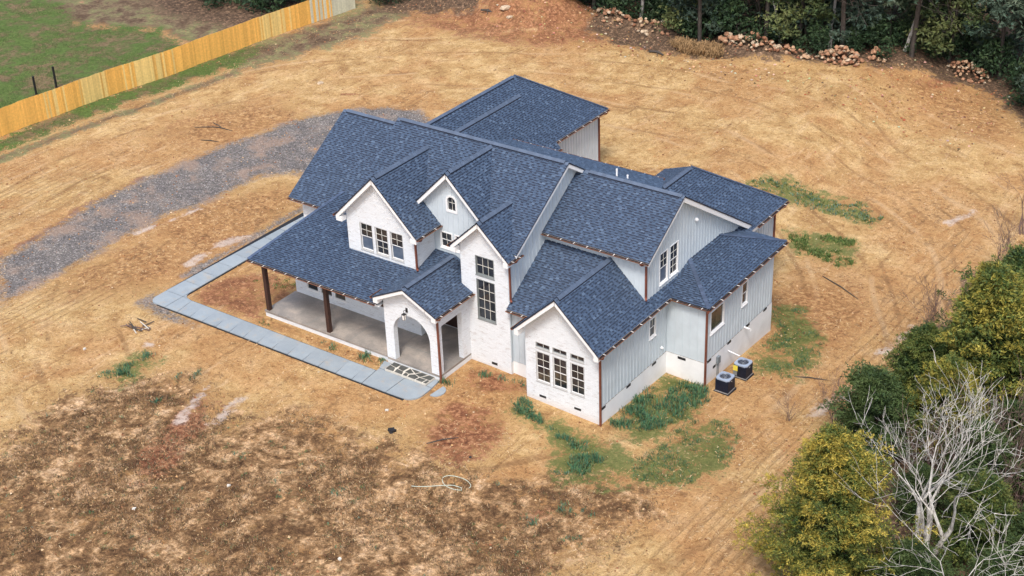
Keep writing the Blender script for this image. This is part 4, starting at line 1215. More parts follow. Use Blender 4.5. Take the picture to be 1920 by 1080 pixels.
# ------------------------------------------------------------------ air conditioners
def make_ac():
    t = thing("air_conditioner", "dark outdoor air conditioning unit nearer the front corner of the house, round fan on top", "air conditioner", (24.68,8.62,-1.16), 0, "outdoor units beside the right wall")
    w, h = 0.37, 0.78
    b = MB(); n = 22
    b.box(-w+0.012,w-0.012,-w+0.012,w-0.012,0.07,h)
    for k in range(n):
        z = 0.09+(h-0.11)*k/n
        b.box(-w,w,-w,w,z,z+0.018)
    b.build("body", 'ac_body', t)
    r_ = MB(); r_.box(-w-0.012,w+0.012,-w-0.012,w+0.012,0.04,0.09); r_.build("base_rail", 'ac_rail', t)
    p_ = MB(); p_.box(-w-0.07,w+0.07,-w-0.07,w+0.07,-0.06,0.04); p_.build("pad", 'black', t)
    lid = MB(); k = 32; o_, i_ = [], []
    rr = 0.29
    for j in range(k):
        a = 2*math.pi*j/k; ca, sa = math.cos(a), math.sin(a)
        s_ = (w+0.02)/max(abs(ca), abs(sa)); s_ = min(s_, (w+0.02)*1.24)
        o_.append((s_*ca, s_*sa)); i_.append((rr*ca, rr*sa))
    V = [(x,y,h+0.05) for x,y in o_]+[(x,y,h+0.065) for x,y in i_]+[(x,y,h-0.02) for x,y in o_]+[(x*0.97,y*0.97,h-0.12) for x,y in i_]
    F = []
    for j in range(k):
        j2 = (j+1) % k
        F += [(j,j2,k+j2,k+j),(j,2*k+j,2*k+j2,j2),(k+j,k+j2,3*k+j2,3*k+j)]
    lid.add(V, F); lid.build("lid", 'ac_top', t)
    well = MB(); well.tube([(0,0,h-0.14),(0,0,h-0.12)], rr, 24); well.build("fan_well", 'black', t)
    fan = MB(); fan.tube([(0,0,h-0.10),(0,0,h+0.0)], 0.06, 12)
    for j in range(3):
        a = 2*math.pi*j/3+0.4; c_, s_ = math.cos(a), math.sin(a)
        q = [(0.05,-0.05,0.0),(0.27,-0.13,-0.03),(0.28,0.10,0.03),(0.05,0.06,0.03)]
        fan.add([(x*c_-y*s_, x*s_+y*c_, h-0.06+z) for x,y,z in q]+[(x*c_-y*s_, x*s_+y*c_, h-0.068+z) for x,y,z in q], [(0,1,2,3),(7,6,5,4),(0,4,5,1),(1,5,6,2),(2,6,7,3),(3,7,4,0)])
    fan.build("fan", 'ac_fan', t)
    gd = MB()
    for rad in (0.08,0.15,0.22,0.27):
        gd.tube([(rad*math.cos(2*math.pi*j/20), rad*math.sin(2*math.pi*j/20), h+0.065) for j in range(21)], 0.004, 4, cap=False)
    for j in range(10):
        a = 2*math.pi*j/10
        gd.bar((0.05*math.cos(a),0.05*math.sin(a),h+0.065),(0.29*math.cos(a),0.29*math.sin(a),h+0.06),0.006,0.006)
    gd.build("fan_guard", 'ac_fan', t)
    bd = MB(); bd.box(w+0.001,w+0.006,-0.03,0.06,h-0.16,h-0.13); bd.build("badge", 'pvc', t)
    return t
ac = make_ac()
ac2 = copy_tree(ac)
ac2.location = (24.72,10.47,-1.28); ac2['label'] = "dark outdoor air conditioning unit farther along the wall, with a yellow sticker on its side"
s_ = MB(); s_.box(-0.374,-0.12,-0.378,-0.372,0.42,0.74); s_.box(-0.374,-0.14,-0.3785,-0.3735,0.14,0.41,None,1)
s_.build("sticker", ['yellow','greymetal'], ac2)

# ------------------------------------------------------------------ fence
def build_fence():
    pts = [(-33.9,-4),(-33.6,3),(-33.2,8.7),(-32.6,13),(-32,19.3),(-31.1,24.5),(-30.5,31.8),(-29.5,38.4),(-28.8,42.2)]
    f = thing("privacy_fence", "long tall fence of new yellow pine boards beside the green lawn", "fence")
    # resample along the polyline
    P = [Vector((a,b_,0)) for a,b_ in pts]
    segs = [(P[i],P[i+1]) for i in range(len(P)-1)]
    tot = sum((b_-a).length for a,b_ in segs)
    def at(s):
        for a, b_ in segs:
            L = (b_-a).length
            if s <= L: return a.lerp(b_, s/L), (b_-a).normalized()
            s -= L
        return segs[-1][1], (segs[-1][1]-segs[-1][0]).normalized()
    s, panel = 0.0, 0
    while s < tot-0.5:
        e = min(s+2.44, tot)
        fr = s/tot
        pal = 'orange'
        if fr > 0.93: pal = 'grey'
        elif fr > 0.855: pal = 'mix'
        elif rnd.random() < 0.22: pal = 'yellow'
        t = s
        panel_parts = []
        while t < e-0.02:
            w = 0.14
            p, d = at(t+w/2)
            k = rnd.uniform(0.86, 1.12)
            u = rnd.random()
            tone = pal
            if pal == 'orange' and u < 0.10: tone = 'yellow'
            if pal == 'mix': tone = 'grey' if u < 0.5 else 'orange'
            c = {'orange': (0.80*k,0.44*k,0.105*k), 'yellow': (0.74*k,0.53*k,0.19*k), 'grey': (0.56*k,0.54*k,0.40*k)}[tone]
            if pal == 'yellow' and u < 0.3: c = (0.64*k,0.37*k,0.10*k)
            z0 = ground(p.x, p.y)
            nrm = Vector((d.y, -d.x, 0))
            h = 2.02+rnd.uniform(-0.012, 0.012)
            off = rnd.uniform(-0.004, 0.004)
            mb = MB(); a = p-d*(w/2-0.004)+nrm*off; b_ = p+d*(w/2-0.004)+nrm*off; th = nrm*0.018
            V = []
            for zz in (z0+0.02, z0+h):
                for q in (a, b_, b_+th, a+th): V.append((q.x,q.y,zz))
            panel_parts.append((V, c, w))
            t += w
        mbp = MB()
        for V, c, w in panel_parts:
            mbp.add(V, [(0,3,2,1),(4,5,6,7),(0,1,5,4),(1,2,6,5),(2,3,7,6),(3,0,4,7)], c)
        mbp.build("fence_panel", 'fence', f)
        # post and rails behind the panel
        p, d = at(s); nrm = Vector((d.y,-d.x,0)); z0 = ground(p.x, p.y)
        q_ = p-nrm*0.08
        pm = MB(); pm.box(q_.x-0.045,q_.x+0.045,q_.y-0.045,q_.y+0.045,z0-0.3,z0+1.98,(0.5,0.36,0.16)); pm.build("fence_post", 'fence', f)
        p2_, _ = at(e)
        for hz in (0.3, 1.0, 1.75):
            rm = MB(); rm.bar(p-nrm*0.05+Vector((0,0,ground(p.x,p.y)+hz)), p2_-nrm*0.05+Vector((0,0,ground(p2_.x,p2_.y)+hz)),0.04,0.09,(0.5,0.33,0.13)); rm.build("rail", 'fence', f)
        s = e
build_fence()
for (x, y), lab in (((-37.26,15.28), "short dark post on the lawn behind the fence, the left one"), ((-36.97,16.96), "short dark post on the lawn behind the fence, taller and to the right")):
    m_ = MB(); z = ground(x,y); h = 1.45 if y < 16 else 1.75
    m_.box(x-0.06,x+0.06,y-0.06,y+0.06,z-0.1,z+h)
    o = m_.build("fence_stake", 'black'); o['label'] = lab; o['category'] = "post"; o['group'] = "dark posts behind the fence"

# ------------------------------------------------------------------ vegetation
def lerp3(a, b, t): return tuple(a[i]+(b[i]-a[i])*t for i in range(3))

def cedar_mesh(seed, H=8.0, rad=3.0, nbr=240, sub=8, leaves=34, lf=0.12, yellow=0.5, base=0.03, dark=(0.030,0.060,0.014), mid=(0.085,0.115,0.022), tip=(0.27,0.20,0.032)):
    """juniper: rising branches that carry feathery plumes of small scale-leaf sprigs"""
    r = random.Random(seed)
    rs = np.random.RandomState(seed)
    tr = MB()
    lean = Vector((r.uniform(-0.4,0.4), r.uniform(-0.4,0.4), 0))
    tr.tube([(0,0,-0.3), lean*0.3+Vector((0,0,H*0.35)), lean*0.8+Vector((0,0,H*0.7)), lean+Vector((0,0,H*0.93))], [H*0.022, H*0.017, H*0.010, 0.015], 7)
    lob = [r.uniform(0.7, 1.25) for _ in range(7)]
    V, F, Cc = [], [], []
    for b in range(nbr):
        t = base+(1-base)*((b+r.random())/nbr)**0.92
        az = r.uniform(0, 2*math.pi)
        prof = (1-t)**0.78*(0.80+0.20*min(1, t/0.25))
        L = max(0.25, rad*prof*lob[int(az/(2*math.pi)*6.99)]*r.choice((r.uniform(0.55,1.0), r.uniform(0.9,1.35))))
        rise = r.uniform(0.0, 0.35)+0.45*t
        dirv = Vector((math.cos(az), math.sin(az), 0))
        c0 = lean*t+Vector((0,0,t*H*0.93))
        pts = [c0, c0+dirv*L*0.5+Vector((0,0,L*0.5*rise*0.7)), c0+dirv*L+Vector((0,0,L*rise))]
        if b % 2 == 0:
            tr.tube(pts, [0.012*L+0.01, 0.016, 0.005], 4, cap=False)
        tone = r.random()
        for s in range(sub):
            u = r.uniform(0.30, 1.0)
            c = pts[0].lerp(pts[1], u*2) if u < 0.5 else pts[1].lerp(pts[2], (u-0.5)*2)
            sidev = Vector((-dirv.y, dirv.x, 0))*r.choice((-1,1))
            ax = (dirv*r.uniform(0.3,1.0)+sidev*r.uniform(0.1,0.9)+Vector((0,0,r.uniform(-0.15,0.75)))).normalized()
            PL = r.uniform(0.35, 0.85)*(0.6+0.4*L/rad)
            n = leaves
            k = rs.rand(n)
            w = (1-k)*0.16+0.03
            P = np.array(c)[None,:]+np.array(ax)[None,:]*(k*PL)[:,None]+rs.normal(0,1,(n,3))*w[:,None]*np.array([1,1,0.75])
            P[:,2] -= k*k*PL*0.12
            D = np.array(ax)[None,:]*0.8+rs.normal(0,0.62,(n,3)); D /= np.linalg.norm(D,axis=1)[:,None]
            Wv = np.cross(D, rs.normal(0,1,(n,3))); Wv /= np.linalg.norm(Wv,axis=1)[:,None]
            ln = lf*rs.uniform(0.7,1.4,n)
            V.append(np.stack([P-Wv*lf*0.22, P+Wv*lf*0.22, P+D*ln[:,None]],1).reshape(-1,3))
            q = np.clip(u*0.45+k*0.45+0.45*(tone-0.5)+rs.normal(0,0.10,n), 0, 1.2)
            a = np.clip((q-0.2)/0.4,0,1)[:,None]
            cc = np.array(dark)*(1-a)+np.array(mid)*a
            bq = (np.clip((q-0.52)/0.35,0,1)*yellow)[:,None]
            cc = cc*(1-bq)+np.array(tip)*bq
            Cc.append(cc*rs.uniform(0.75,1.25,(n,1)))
    V = np.concatenate(V).astype(np.float32); Cc = np.concatenate(Cc).astype(np.float32)
    nt_ = len(V)//3
    me = bpy.data.meshes.new("crown")
    me.vertices.add(len(V)); me.vertices.foreach_set("co", V.ravel())
    me.loops.add(nt_*3); me.loops.foreach_set("vertex_index", np.arange(nt_*3, dtype=np.int32))
    me.polygons.add(nt_); me.polygons.foreach_set("loop_start", np.arange(0, nt_*3, 3, dtype=np.int32))
    me.update(calc_edges=True)
    ca = me.color_attributes.new("Col", 'FLOAT_COLOR', 'CORNER')
    ca.data.foreach_set("color", np.repeat(np.concatenate([Cc, np.ones((nt_,1),np.float32)],1), 3, axis=0).ravel())
    me.materials.append(M['foliage'])
    return me, tr.mesh("trunk", 'bark_dark')

def bushy_mesh(seed, H=12, rad=3.4, n=1500, lf=0.34, cols=((0.028,0.060,0.036),(0.055,0.094,0.052),(0.105,0.135,0.068)), base=0.12, clumps=34):
    """loose evergreen woodland crown: clumps of leaf-sized faces along limbs"""
    r = random.Random(seed)
    fo, tr = MB(), MB()
    lean = Vector((r.uniform(-0.8,0.8), r.uniform(-0.8,0.8), 0))
    tr.tube([(0,0,-0.4), lean*0.3+Vector((0,0,H*0.3)), lean*0.7+Vector((0,0,H*0.65)), lean+Vector((0,0,H*0.93))], [H*0.012, H*0.010, H*0.006, 0.02], 7)
    for c_ in range(clumps):
        t = base+(1-base)*((c_+r.random())/clumps)**0.85
        az = r.uniform(0, 2*math.pi)
        L = rad*(1.05-0.75*t)*r.uniform(0.45,1.1)
        c0 = lean*t+Vector((0,0,H*t*0.92)); tip_ = c0+Vector((math.cos(az)*L, math.sin(az)*L, L*r.uniform(-0.15,0.45)))
        tr.tube([c0, c0.lerp(tip_,0.6)+Vector((0,0,0.1)), tip_], [0.05,0.03,0.01], 4, cap=False)
        base_c = r.random()
        cr = r.uniform(0.55,1.15)
        for s in range(n//clumps):
            v = Vector((r.gauss(0,1), r.gauss(0,1), r.gauss(0,0.65)))*cr*0.5
            p = c0.lerp(tip_, r.uniform(0.45,1.0))+v
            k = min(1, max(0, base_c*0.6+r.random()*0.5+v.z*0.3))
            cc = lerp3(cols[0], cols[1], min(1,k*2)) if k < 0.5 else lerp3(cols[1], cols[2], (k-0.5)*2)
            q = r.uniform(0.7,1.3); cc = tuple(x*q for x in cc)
            d = Vector((r.gauss(0,1), r.gauss(0,1), r.gauss(-0.2,0.7))).normalized()
            w = d.cross(Vector((r.gauss(0,1),r.gauss(0,1),r.gauss(0,1)))).normalized()
            for j in (-1,0,1):
                dd = (d+w*j*0.8).normalized(); ww = dd.cross(Vector((r.gauss(0,1),r.gauss(0,1),r.gauss(0,1)))).normalized()*lf*0.22
                fo.add([tuple(p-ww), tuple(p+ww), tuple(p+dd*lf*r.uniform(0.7,1.2))], [(0,1,2)], cc)
    return fo.mesh("crown", 'foliage'), tr.mesh("trunk", 'bark_dark')

def bare_mesh(seed, H=9, trunk_r=0.16, levels=5, mat='bark_pale', spread=0.6, forks=(2,3), lift=0.35, stems=1, first=0.28, name="limbs", minr=0.010):
    r = random.Random(seed); mb = MB()
    def grow(p, d, L, rad, lev):
        pts, rads = [p], [rad]
        q, dd = p.copy(), d.copy()
        ns = 4 if lev < 2 else 3
        for i in range(ns):
            dd = (dd+Vector((r.gauss(0,0.14), r.gauss(0,0.14), r.gauss(0.04,0.10)))).normalized()
            q = q+dd*L/ns
            pts.append(q.copy()); rads.append(rad*(1-0.42*(i+1)/ns))
        mb.tube(pts, rads, 6 if lev < 2 else (4 if lev < 4 else 3), cap=lev >= levels)
        if lev >= levels: return
        n = r.randint(*forks)
        for k in range(n):
            i = ns if k == 0 else r.randint(max(1, ns-2), ns)
            az = r.uniform(0, 2*math.pi)
            side_ = dd.orthogonal().normalized(); side_.rotate(Matrix.Rotation(az, 3, dd))
            nd = (dd+side_*spread*r.uniform(0.6,1.4)*(0.5 if k == 0 else 1)+Vector((0,0,lift*0.3))).normalized()
            grow(pts[i], nd, L*r.uniform(0.62,0.92), max(minr, rads[i]*r.uniform(0.55,0.82)), lev+1)
        if lev >= 1 and (lev < 3 or r.random() < 0.5):
            for k in range(1):    # side twigs
                i = r.randint(1, ns-1)
                side_ = dd.orthogonal().normalized(); side_.rotate(Matrix.Rotation(r.uniform(0,6.28), 3, dd))
                grow(pts[i], (dd*0.5+side_).normalized(), L*0.45, max(minr*0.8, rads[i]*0.3), max(lev+2, levels-1))
    for s in range(stems):
        d = Vector((r.gauss(0,0.25 if stems > 1 else 0.08), r.gauss(0,0.25 if stems > 1 else 0.08), 1)).normalized()
        grow(Vector((r.gauss(0,0.1),r.gauss(0,0.1),-0.2)), d, H*first, trunk_r, 0)
    return mb.mesh(name, mat)

ORD = "first second third fourth fifth sixth seventh eighth ninth tenth eleventh twelfth thirteenth fourteenth fifteenth sixteenth seventeenth eighteenth nineteenth twentieth".split()
def ordw(i):
    if i < 20: return ORD[i]
    tens = {2: "twenty", 3: "thirty", 4: "forty", 5: "fifty"}[(i+1)//10]
    return tens+"-"+ORD[(i+1) % 10-1] if (i+1) % 10 else {3: "thirtieth", 4: "fortieth", 5: "fiftieth"}[(i+1)//10]
def screen(x, y, z):
    d = Vector((x,y,z))-CAM; w = d.dot(FW)
    return 960+2882*d.dot(RT2)/w, 540-2882*d.dot(UP2)/w
def in_view(x, y, h, r=3.5):
    m_ = r*30
    u, v = screen(x, y, 0); u2, v2 = screen(x, y, h)
    return -m_ < u < 1920+m_ and v > -m_*0.3 and v2 < 1080+m_
def number_labels(items, text):
    """items: things; text: template with {} for the place from the left"""
    for i, o in enumerate(sorted(items, key=lambda o: screen(*o.location)[0])):
        o['label'] = text.format(ordw(i))
def tree(name, label, cat, meshes, x, y, s=1.0, rz=None, group=None, sink=0.0, zs=None):
    z = ground(x, y)-sink
    t = thing(name, label, cat, (x, y, z), rnd.uniform(0, 6.28) if rz is None else rz, group)
    t.scale = (s, s, s*(zs or 1.0))
    for nm, me in meshes:
        link(nm, me, t)
    return t

# big cedars of the right-hand hedge line
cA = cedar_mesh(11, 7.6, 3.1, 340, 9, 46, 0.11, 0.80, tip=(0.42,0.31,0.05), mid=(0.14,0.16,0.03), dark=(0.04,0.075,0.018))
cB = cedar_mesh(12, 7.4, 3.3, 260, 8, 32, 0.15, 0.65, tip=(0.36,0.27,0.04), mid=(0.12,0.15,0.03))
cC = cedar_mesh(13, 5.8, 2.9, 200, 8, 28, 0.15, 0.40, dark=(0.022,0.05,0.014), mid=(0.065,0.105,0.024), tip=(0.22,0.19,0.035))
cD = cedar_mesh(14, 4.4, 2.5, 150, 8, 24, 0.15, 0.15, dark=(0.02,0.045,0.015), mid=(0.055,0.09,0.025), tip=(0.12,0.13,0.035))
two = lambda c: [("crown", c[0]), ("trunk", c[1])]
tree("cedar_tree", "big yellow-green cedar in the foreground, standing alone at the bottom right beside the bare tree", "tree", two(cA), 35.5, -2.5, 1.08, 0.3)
CG = "cedars along the right edge of the lot"
tree("cedar_tree", "broad yellow-green cedar behind the bare pale tree, at the right edge", "tree", two(cB), 36.2, 13.4, 1.22, 1.0, CG)
tree("cedar_tree", "dark green cedar highest up on the right edge, below the bare brown saplings", "tree", two(cC), 35.6, 20.0, 1.22, 2.0, CG)
tree("cedar_tree", "low olive cedar bulging from the hedge line toward the air conditioners", "tree", two(cC), 33.6, 12.2, 0.92, 0.2, CG)
tree("cedar_tree", "dark small cedar reaching over the clay just above the foreground cedar", "tree", two(cD), 33.0, 8.2, 1.05, 1.4, CG)
tree("cedar_tree", "yellow-tipped cedar deep in the thicket behind the broad one", "tree", two(cB), 40.2, 15.6, 1.0, 4.0, CG)
tree("cedar_tree", "olive cedar in the hedge between the highest cedar and the broad one", "tree", two(cB), 37.0, 17.0, 1.05, 5.1, CG)
tree("cedar_tree", "yellow-green cedar just above the bare pale tree, below the broad cedar", "tree", two(cB), 36.0, 9.4, 0.80, 2.6, CG)
tree("cedar_tree", "dark cedar low under the bare pale tree, right of the foreground cedar", "tree", two(cC), 40.2, 2.9, 0.78, 3.3, CG)
thick = []
for x, y, s in ((38.2,7.8,0.85),(41.5,8.5,1.0),(43.5,5.0,1.0),(39.0,-1.5,0.75),(42.3,-0.8,0.8),(45.2,1.6,0.95),(41.2,-4.6,0.8),(39.0,-6.0,0.75),(36.7,4.5,0.6),(43.6,-3.2,0.9),(40.2,11.6,1.0),(42.6,2.2,0.9),(38.6,10.6,0.8),(39.4,4.6,0.8)):
    if in_view(x, y, 4): thick.append(tree("cedar_tree", "", "tree", two(cD), x, y, s, None, "thicket cedars at the lower right edge"))
number_labels(thick, "dark green cedar in the lower right thicket, {} from the left among its dark cedars")

wt = bare_mesh(23, 11.5, 0.175, 6, 'bark_pale', 0.80, (2,2), 0.15, 3, 0.24, minr=0.010)
wt2 = bare_mesh(31, 8.5, 0.10, 5, 'bark_pale', 0.75, (2,3), 0.2, 2, 0.28, minr=0.009)
bt1 = bare_mesh(41, 4.2, 0.035, 4, 'twig', 0.6, (2,3), 0.3, 5, 0.3, minr=0.007)
bt2 = bare_mesh(42, 5.0, 0.05, 5, 'twig', 0.55, (2,3), 0.35, 3, 0.28, minr=0.007)
tree("bare_tree", "large leafless pale-barked tree forking wide at the lower right, beside the foreground cedar", "tree", [("limbs", wt)], 38.3, 1.2, 1.0, 0.6)
tree("bare_tree", "leafless pale-barked tree with low spreading limbs in the bottom right corner", "tree", [("limbs", wt2)], 41.6, -3.4, 1.0, 2.2)
tree("bare_tree", "small leafless pale tree half hidden behind the top of the foreground cedar", "tree", [("limbs", wt2)], 37.4, 3.9, 0.85, 4.4)
SG = "leafless brown saplings along the right edge"
for x, y, s, me, lab in ((30.4,9.2,0.8,bt1,"sparse brown leafless brush on the clay left of the foreground cedar"),
        (31.6,18.8,1.0,bt2,"leafless brown sapling clump in front of the highest cedar on the right edge"),
        (32.3,16.0,0.9,bt1,"leafless brown brush poking out of the hedge beside the wheel ruts"),
        (30.9,35.2,1.1,bt2,"tall thin brown sapling at the right edge of the cleared field"),
        (31.8,28.8,1.0,bt2,"brown leafless sapling at the right edge above the cedars"),
        (36.5,6.2,1.2,bt1,"purplish leafless brush above the pale tree at right"),
        (39.2,8.6,1.3,bt2,"purplish leafless brush behind the crown of the pale tree"),
        (40.8,5.4,1.3,bt1,"tangled bare brush between the pale tree and the right edge"),
        (37.4,9.4,1.2,bt1,"bare brush growing in front of the broad yellow-green cedar"),
        (43.0,9.0,1.3,bt2,"bare purplish brush at the far right edge under the cedars"),
        (33.4,23.6,0.8,bt1,"low bare brush next to the highest cedar, on its upper side"),
        (28.6,8.0,0.45,bt1,"little bare twiggy bush standing alone on the clay near the foreground cedar")):
    tree("bare_shrub", lab, "bush", [("limbs", me)], x, y, s, None, SG)

# woodland behind the cleared field
f1 = bushy_mesh(51, 13, 3.6, 3800, 0.36, base=0.05)  # woodland leaf colours lightened, most of them blued, as painted haze
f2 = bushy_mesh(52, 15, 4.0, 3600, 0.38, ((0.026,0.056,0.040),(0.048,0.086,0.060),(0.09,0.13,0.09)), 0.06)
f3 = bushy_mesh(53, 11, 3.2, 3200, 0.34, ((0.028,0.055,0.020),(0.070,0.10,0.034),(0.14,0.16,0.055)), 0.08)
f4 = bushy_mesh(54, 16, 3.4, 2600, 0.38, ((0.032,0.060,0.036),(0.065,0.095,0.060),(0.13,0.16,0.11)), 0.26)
bw = bare_mesh(61, 12, 0.17, 5, 'bark_pale', 0.5, (2,3), 0.4, 1, 0.32, minr=0.02)
bd = bare_mesh(62, 13, 0.10, 5, 'bark_dark', 0.4, (2,3), 0.5, 1, 0.34, minr=0.02)
us = bushy_mesh(55, 2.6, 1.9, 1100, 0.26, ((0.014,0.034,0.014),(0.025,0.055,0.022),(0.05,0.085,0.03)), 0.05, 16)
edge_pts = [(-34,53.5),(-24,53.0),(-17.5,52.4),(-12.5,51.2),(-7,51.0),(-1,50.2),(4,51.6),(8,52.3),(11.5,54.0),(15.4,56.6),(19,59.0),(23,57.8),(27,54),(30.5,49),(34,43)]
def edge_at(s):
    P = [Vector((a,b_,0)) for a,b_ in edge_pts]
    for i in range(len(P)-1):
        L = (P[i+1]-P[i]).length
        if s <= L: return P[i].lerp(P[i+1], s/L), (P[i+1]-P[i]).normalized()
        s -= L
    return P[-1], (P[-1]-P[-2]).normalized()
tot = sum((Vector(edge_pts[i+1])-Vector(edge_pts[i])).length for i in range(len(edge_pts)-1))
kinds = {'a': (two(f1), "dense green woodland tree"), 'b': (two(f2), "dark blue-green woodland tree"), 'c': (two(f3), "yellow-green woodland tree"), 'd': (two(f4), "tall grey-green woodland tree with a bare lower trunk")}
rows = [(-0.2,3.7,'bacdabcab'),(3.2,3.9,'cabdbacba'),(7.0,4.3,'badcbab'),(11.5,4.8,'abcab'),(17,5.4,'babab'),(24,6,'bab')]
sorts = {}
for ri, (off, step_, seq) in enumerate(rows):
    s = 1.0+ri*1.7; i = 0
    while s < tot:
        p, d = edge_at(s); nrm = Vector((-d.y, d.x, 0))
        q = p+nrm*(off+rnd.uniform(-1.0,1.0))+d*rnd.uniform(-0.9,0.9)
        kd = seq[(i*3+ri) % len(seq)]
        ms, lab = kinds[kd]
        s += step_*rnd.uniform(0.85,1.15); i += 1
        if not in_view(q.x, q.y, 14, 4.0): continue
        sorts.setdefault((ri, lab), []).append(tree("woodland_tree", "", "tree", ms, q.x, q.y, rnd.uniform(0.85,1.15), None, "woodland trees behind the cleared field"))
rown = ['front','second','third','fourth','fifth','last']
for (ri, lab), its in sorts.items():
    number_labels(its, lab.replace(' woodland','').replace(' with a bare lower trunk','').replace('tree', 'woodland tree')+', {} of its sort from the left, '+rown[ri]+' row')
for x, y, me, s, lab in ((-12.4,50.0,bw,0.62,"leafless pale tree with drooping limbs just right of the red dirt mound"),(-8.6,51.3,bw,0.7,"leafless pale tree above the small red clay heap"),
        (-6.2,51.0,bw,0.95,"slender white-barked trunk against the dark wood, right of the clay heap"),(9.4,53.0,bw,1.1,"white-barked leafless tree leaning before the wood, above the largest stone heap"),
        (14.2,56.0,bw,0.95,"pale forked leafless tree at the wood's edge, right of the stone heaps"),(5.4,52.6,bw,0.8,"thin pale trunk standing before the wood, left of the leaning white tree")):
    tree("bare_tree", lab, "tree", [("limbs", me)], x, y, s, None)
its = []
for x, y, s in ((-10,52,0.9),(-3,51.4,1.0),(1.5,52.4,0.9),(3.5,52.6,1.0),(7,53.4,1.05),(11.2,54.8,1.0),(12.8,56,0.9),(16.5,58.4,1.0),(21.5,60.5,1.0),(25,58.2,1.0),(28,55,1.0)):
    its.append(tree("bare_tree", "", "tree", [("limbs", bd)], x, y, s, None, "thin brown trunks at the wood's edge"))
number_labels(its, "thin brown leafless trunk at the wood's edge, {} from the left of its kind")
its = []
s = 0.5
while s < tot:
    p, d = edge_at(s); nrm = Vector((-d.y, d.x, 0)); q = p+nrm*rnd.uniform(-0.9,1.2)
    if in_view(q.x, q.y, 2): its.append(tree("undergrowth_shrub", "", "bush", two(us), q.x, q.y, rnd.uniform(0.7,1.15), None, "low shrubs along the foot of the wood"))
    s += rnd.uniform(2.0,3.0)
number_labels(its, "low dark green shrub at the foot of the wood, {} from the left")
FG = "dark shrubs behind the far end of the fence"
for x, y, s, lab in ((-40.6,37.2,1.1,"rounded dark green shrub farthest left behind the fence"),(-37.0,38.2,1.5,"tall dark green shrub behind the fence, left of the brown thicket"),(-34.4,39.0,1.4,"brownish dark shrub right behind the fence boards"),
        (-33.6,43.4,1.5,"dark shrub behind the grey end of the fence"),(-37.8,43.0,1.5,"dark shrub filling the top edge behind the fence"),(-43.5,42.0,1.4,"dark shrub at the top edge, farthest behind the lawn")):
    tree("shrub", lab, "bush", two(us), x, y, s, None, FG)
for x, y, s, lab in ((-27.3,44.6,0.85,"green shrub at the far end of the fence"),(-24.6,46.4,0.9,"green shrub between the fence end and the red mound"),(-21.6,49.6,0.8,"small green shrub beside the red dirt mounds"),(-29.5,47.0,1.2,"large green shrub just past the fence end at the top edge")):
    tree("shrub", lab, "bush", two(us), x, y, s, None, "green shrubs past the fence end")
dg = MB()
for k in range(260):
    a = rnd.uniform(0,6.28); b_ = rnd.uniform(0.3,1.2); L = rnd.uniform(0.6,1.3)
    r0 = Vector((rnd.gauss(0,0.25),rnd.gauss(0,0.25),0)); d = Vector((math.cos(a)*b_, math.sin(a)*b_, 1)).normalized(); w = Vector((-math.sin(a),math.cos(a),0))*0.018
    k_ = rnd.uniform(0.7,1.3); mid_ = r0+d*L*0.6; tp = mid_+Vector((d.x*0.5,d.y*0.5,-0.15))*L
    dg.add([tuple(r0-w),tuple(r0+w),tuple(mid_+w),tuple(mid_-w),tuple(tp)], [(0,1,2,3),(3,2,4)], (0.30*k_,0.19*k_,0.09*k_))
dgm = dg.mesh("dry_grass_clump", 'grass')
its = [link("dry_grass_clump", dgm, None, (x,y,ground(x,y)), rnd.uniform(0,6), s, category="grass clump", group="tawny dry grass clumps") for x, y, s in ((0.3,47.2,1.2),(1.3,47.6,1.2),(2.2,47.8,1.1),(-0.6,47.3,0.9),(1.8,48.5,1.0))]
number_labels(its, "tawny dry grass clump before the wood, {} from the left")

# --- grass and weeds (stuff) ----------------------------------------------
def inside(px, py, poly):
    c = False; n = len(poly)
    for i in range(n):
        (ax, ay), (bx, by) = poly[i], poly[(i+1) % n]
        if (ay > py) != (by > py) and px < (bx-ax)*(py-ay)/(by-ay)+ax: c = not c
    return c
HOUSE_BOXES = [(-0.9,5.1,5.4,15.2),(0.2,12.75,0.35,6),(12.3,17.1,3.0,13),(17.0,21.5,1.9,13),(21.3,23.75,8.2,15.7),(14,21.4,12,20.4),(-2.1,5.7,12,26.5),(-6.6,-5.1,-2,12.6),(-6.6,12.8,-2,-0.3),(4.9,16,3,13)]
def free(x, y): return not any(a < x < b_ and c < y < d for a, b_, c, d in HOUSE_BOXES)
def tuft(mb, x, y, h, n, spread, cols, w=0.012):
    z = ground(x, y)
    for k in range(n):
        a = rnd.uniform(0,6.283); b_ = rnd.uniform(0.1,1.0)*spread
        L = h*rnd.uniform(0.6,1.2)
        bx, by = x+rnd.gauss(0,0.05+h*0.18), y+rnd.gauss(0,0.05+h*0.18)
        d = Vector((math.cos(a)*b_, math.sin(a)*b_, 1)).normalized()
        wv = Vector((-math.sin(a), math.cos(a), 0))*w
        p0 = Vector((bx,by,z-0.01)); p1 = p0+d*L*0.6; p2_ = p1+Vector((d.x*0.6,d.y*0.6,d.z*0.2))*L*0.5
        c = rnd.choice(cols); q = rnd.uniform(0.75,1.25)
        mb.add([tuple(p0-wv),tuple(p0+wv),tuple(p1+wv*0.8),tuple(p1-wv*0.8),tuple(p2_)], [(0,1,2,3),(3,2,4)], tuple(v*q for v in c))
GREEN = [(0.035,0.115,0.065),(0.05,0.145,0.075),(0.07,0.165,0.07),(0.03,0.085,0.05),(0.09,0.15,0.06),(0.14,0.15,0.06)]
YG = [(0.09,0.14,0.03),(0.06,0.12,0.03),(0.16,0.18,0.06)]
BLUEG = [(0.09,0.17,0.12),(0.12,0.20,0.15)]
g = MB()
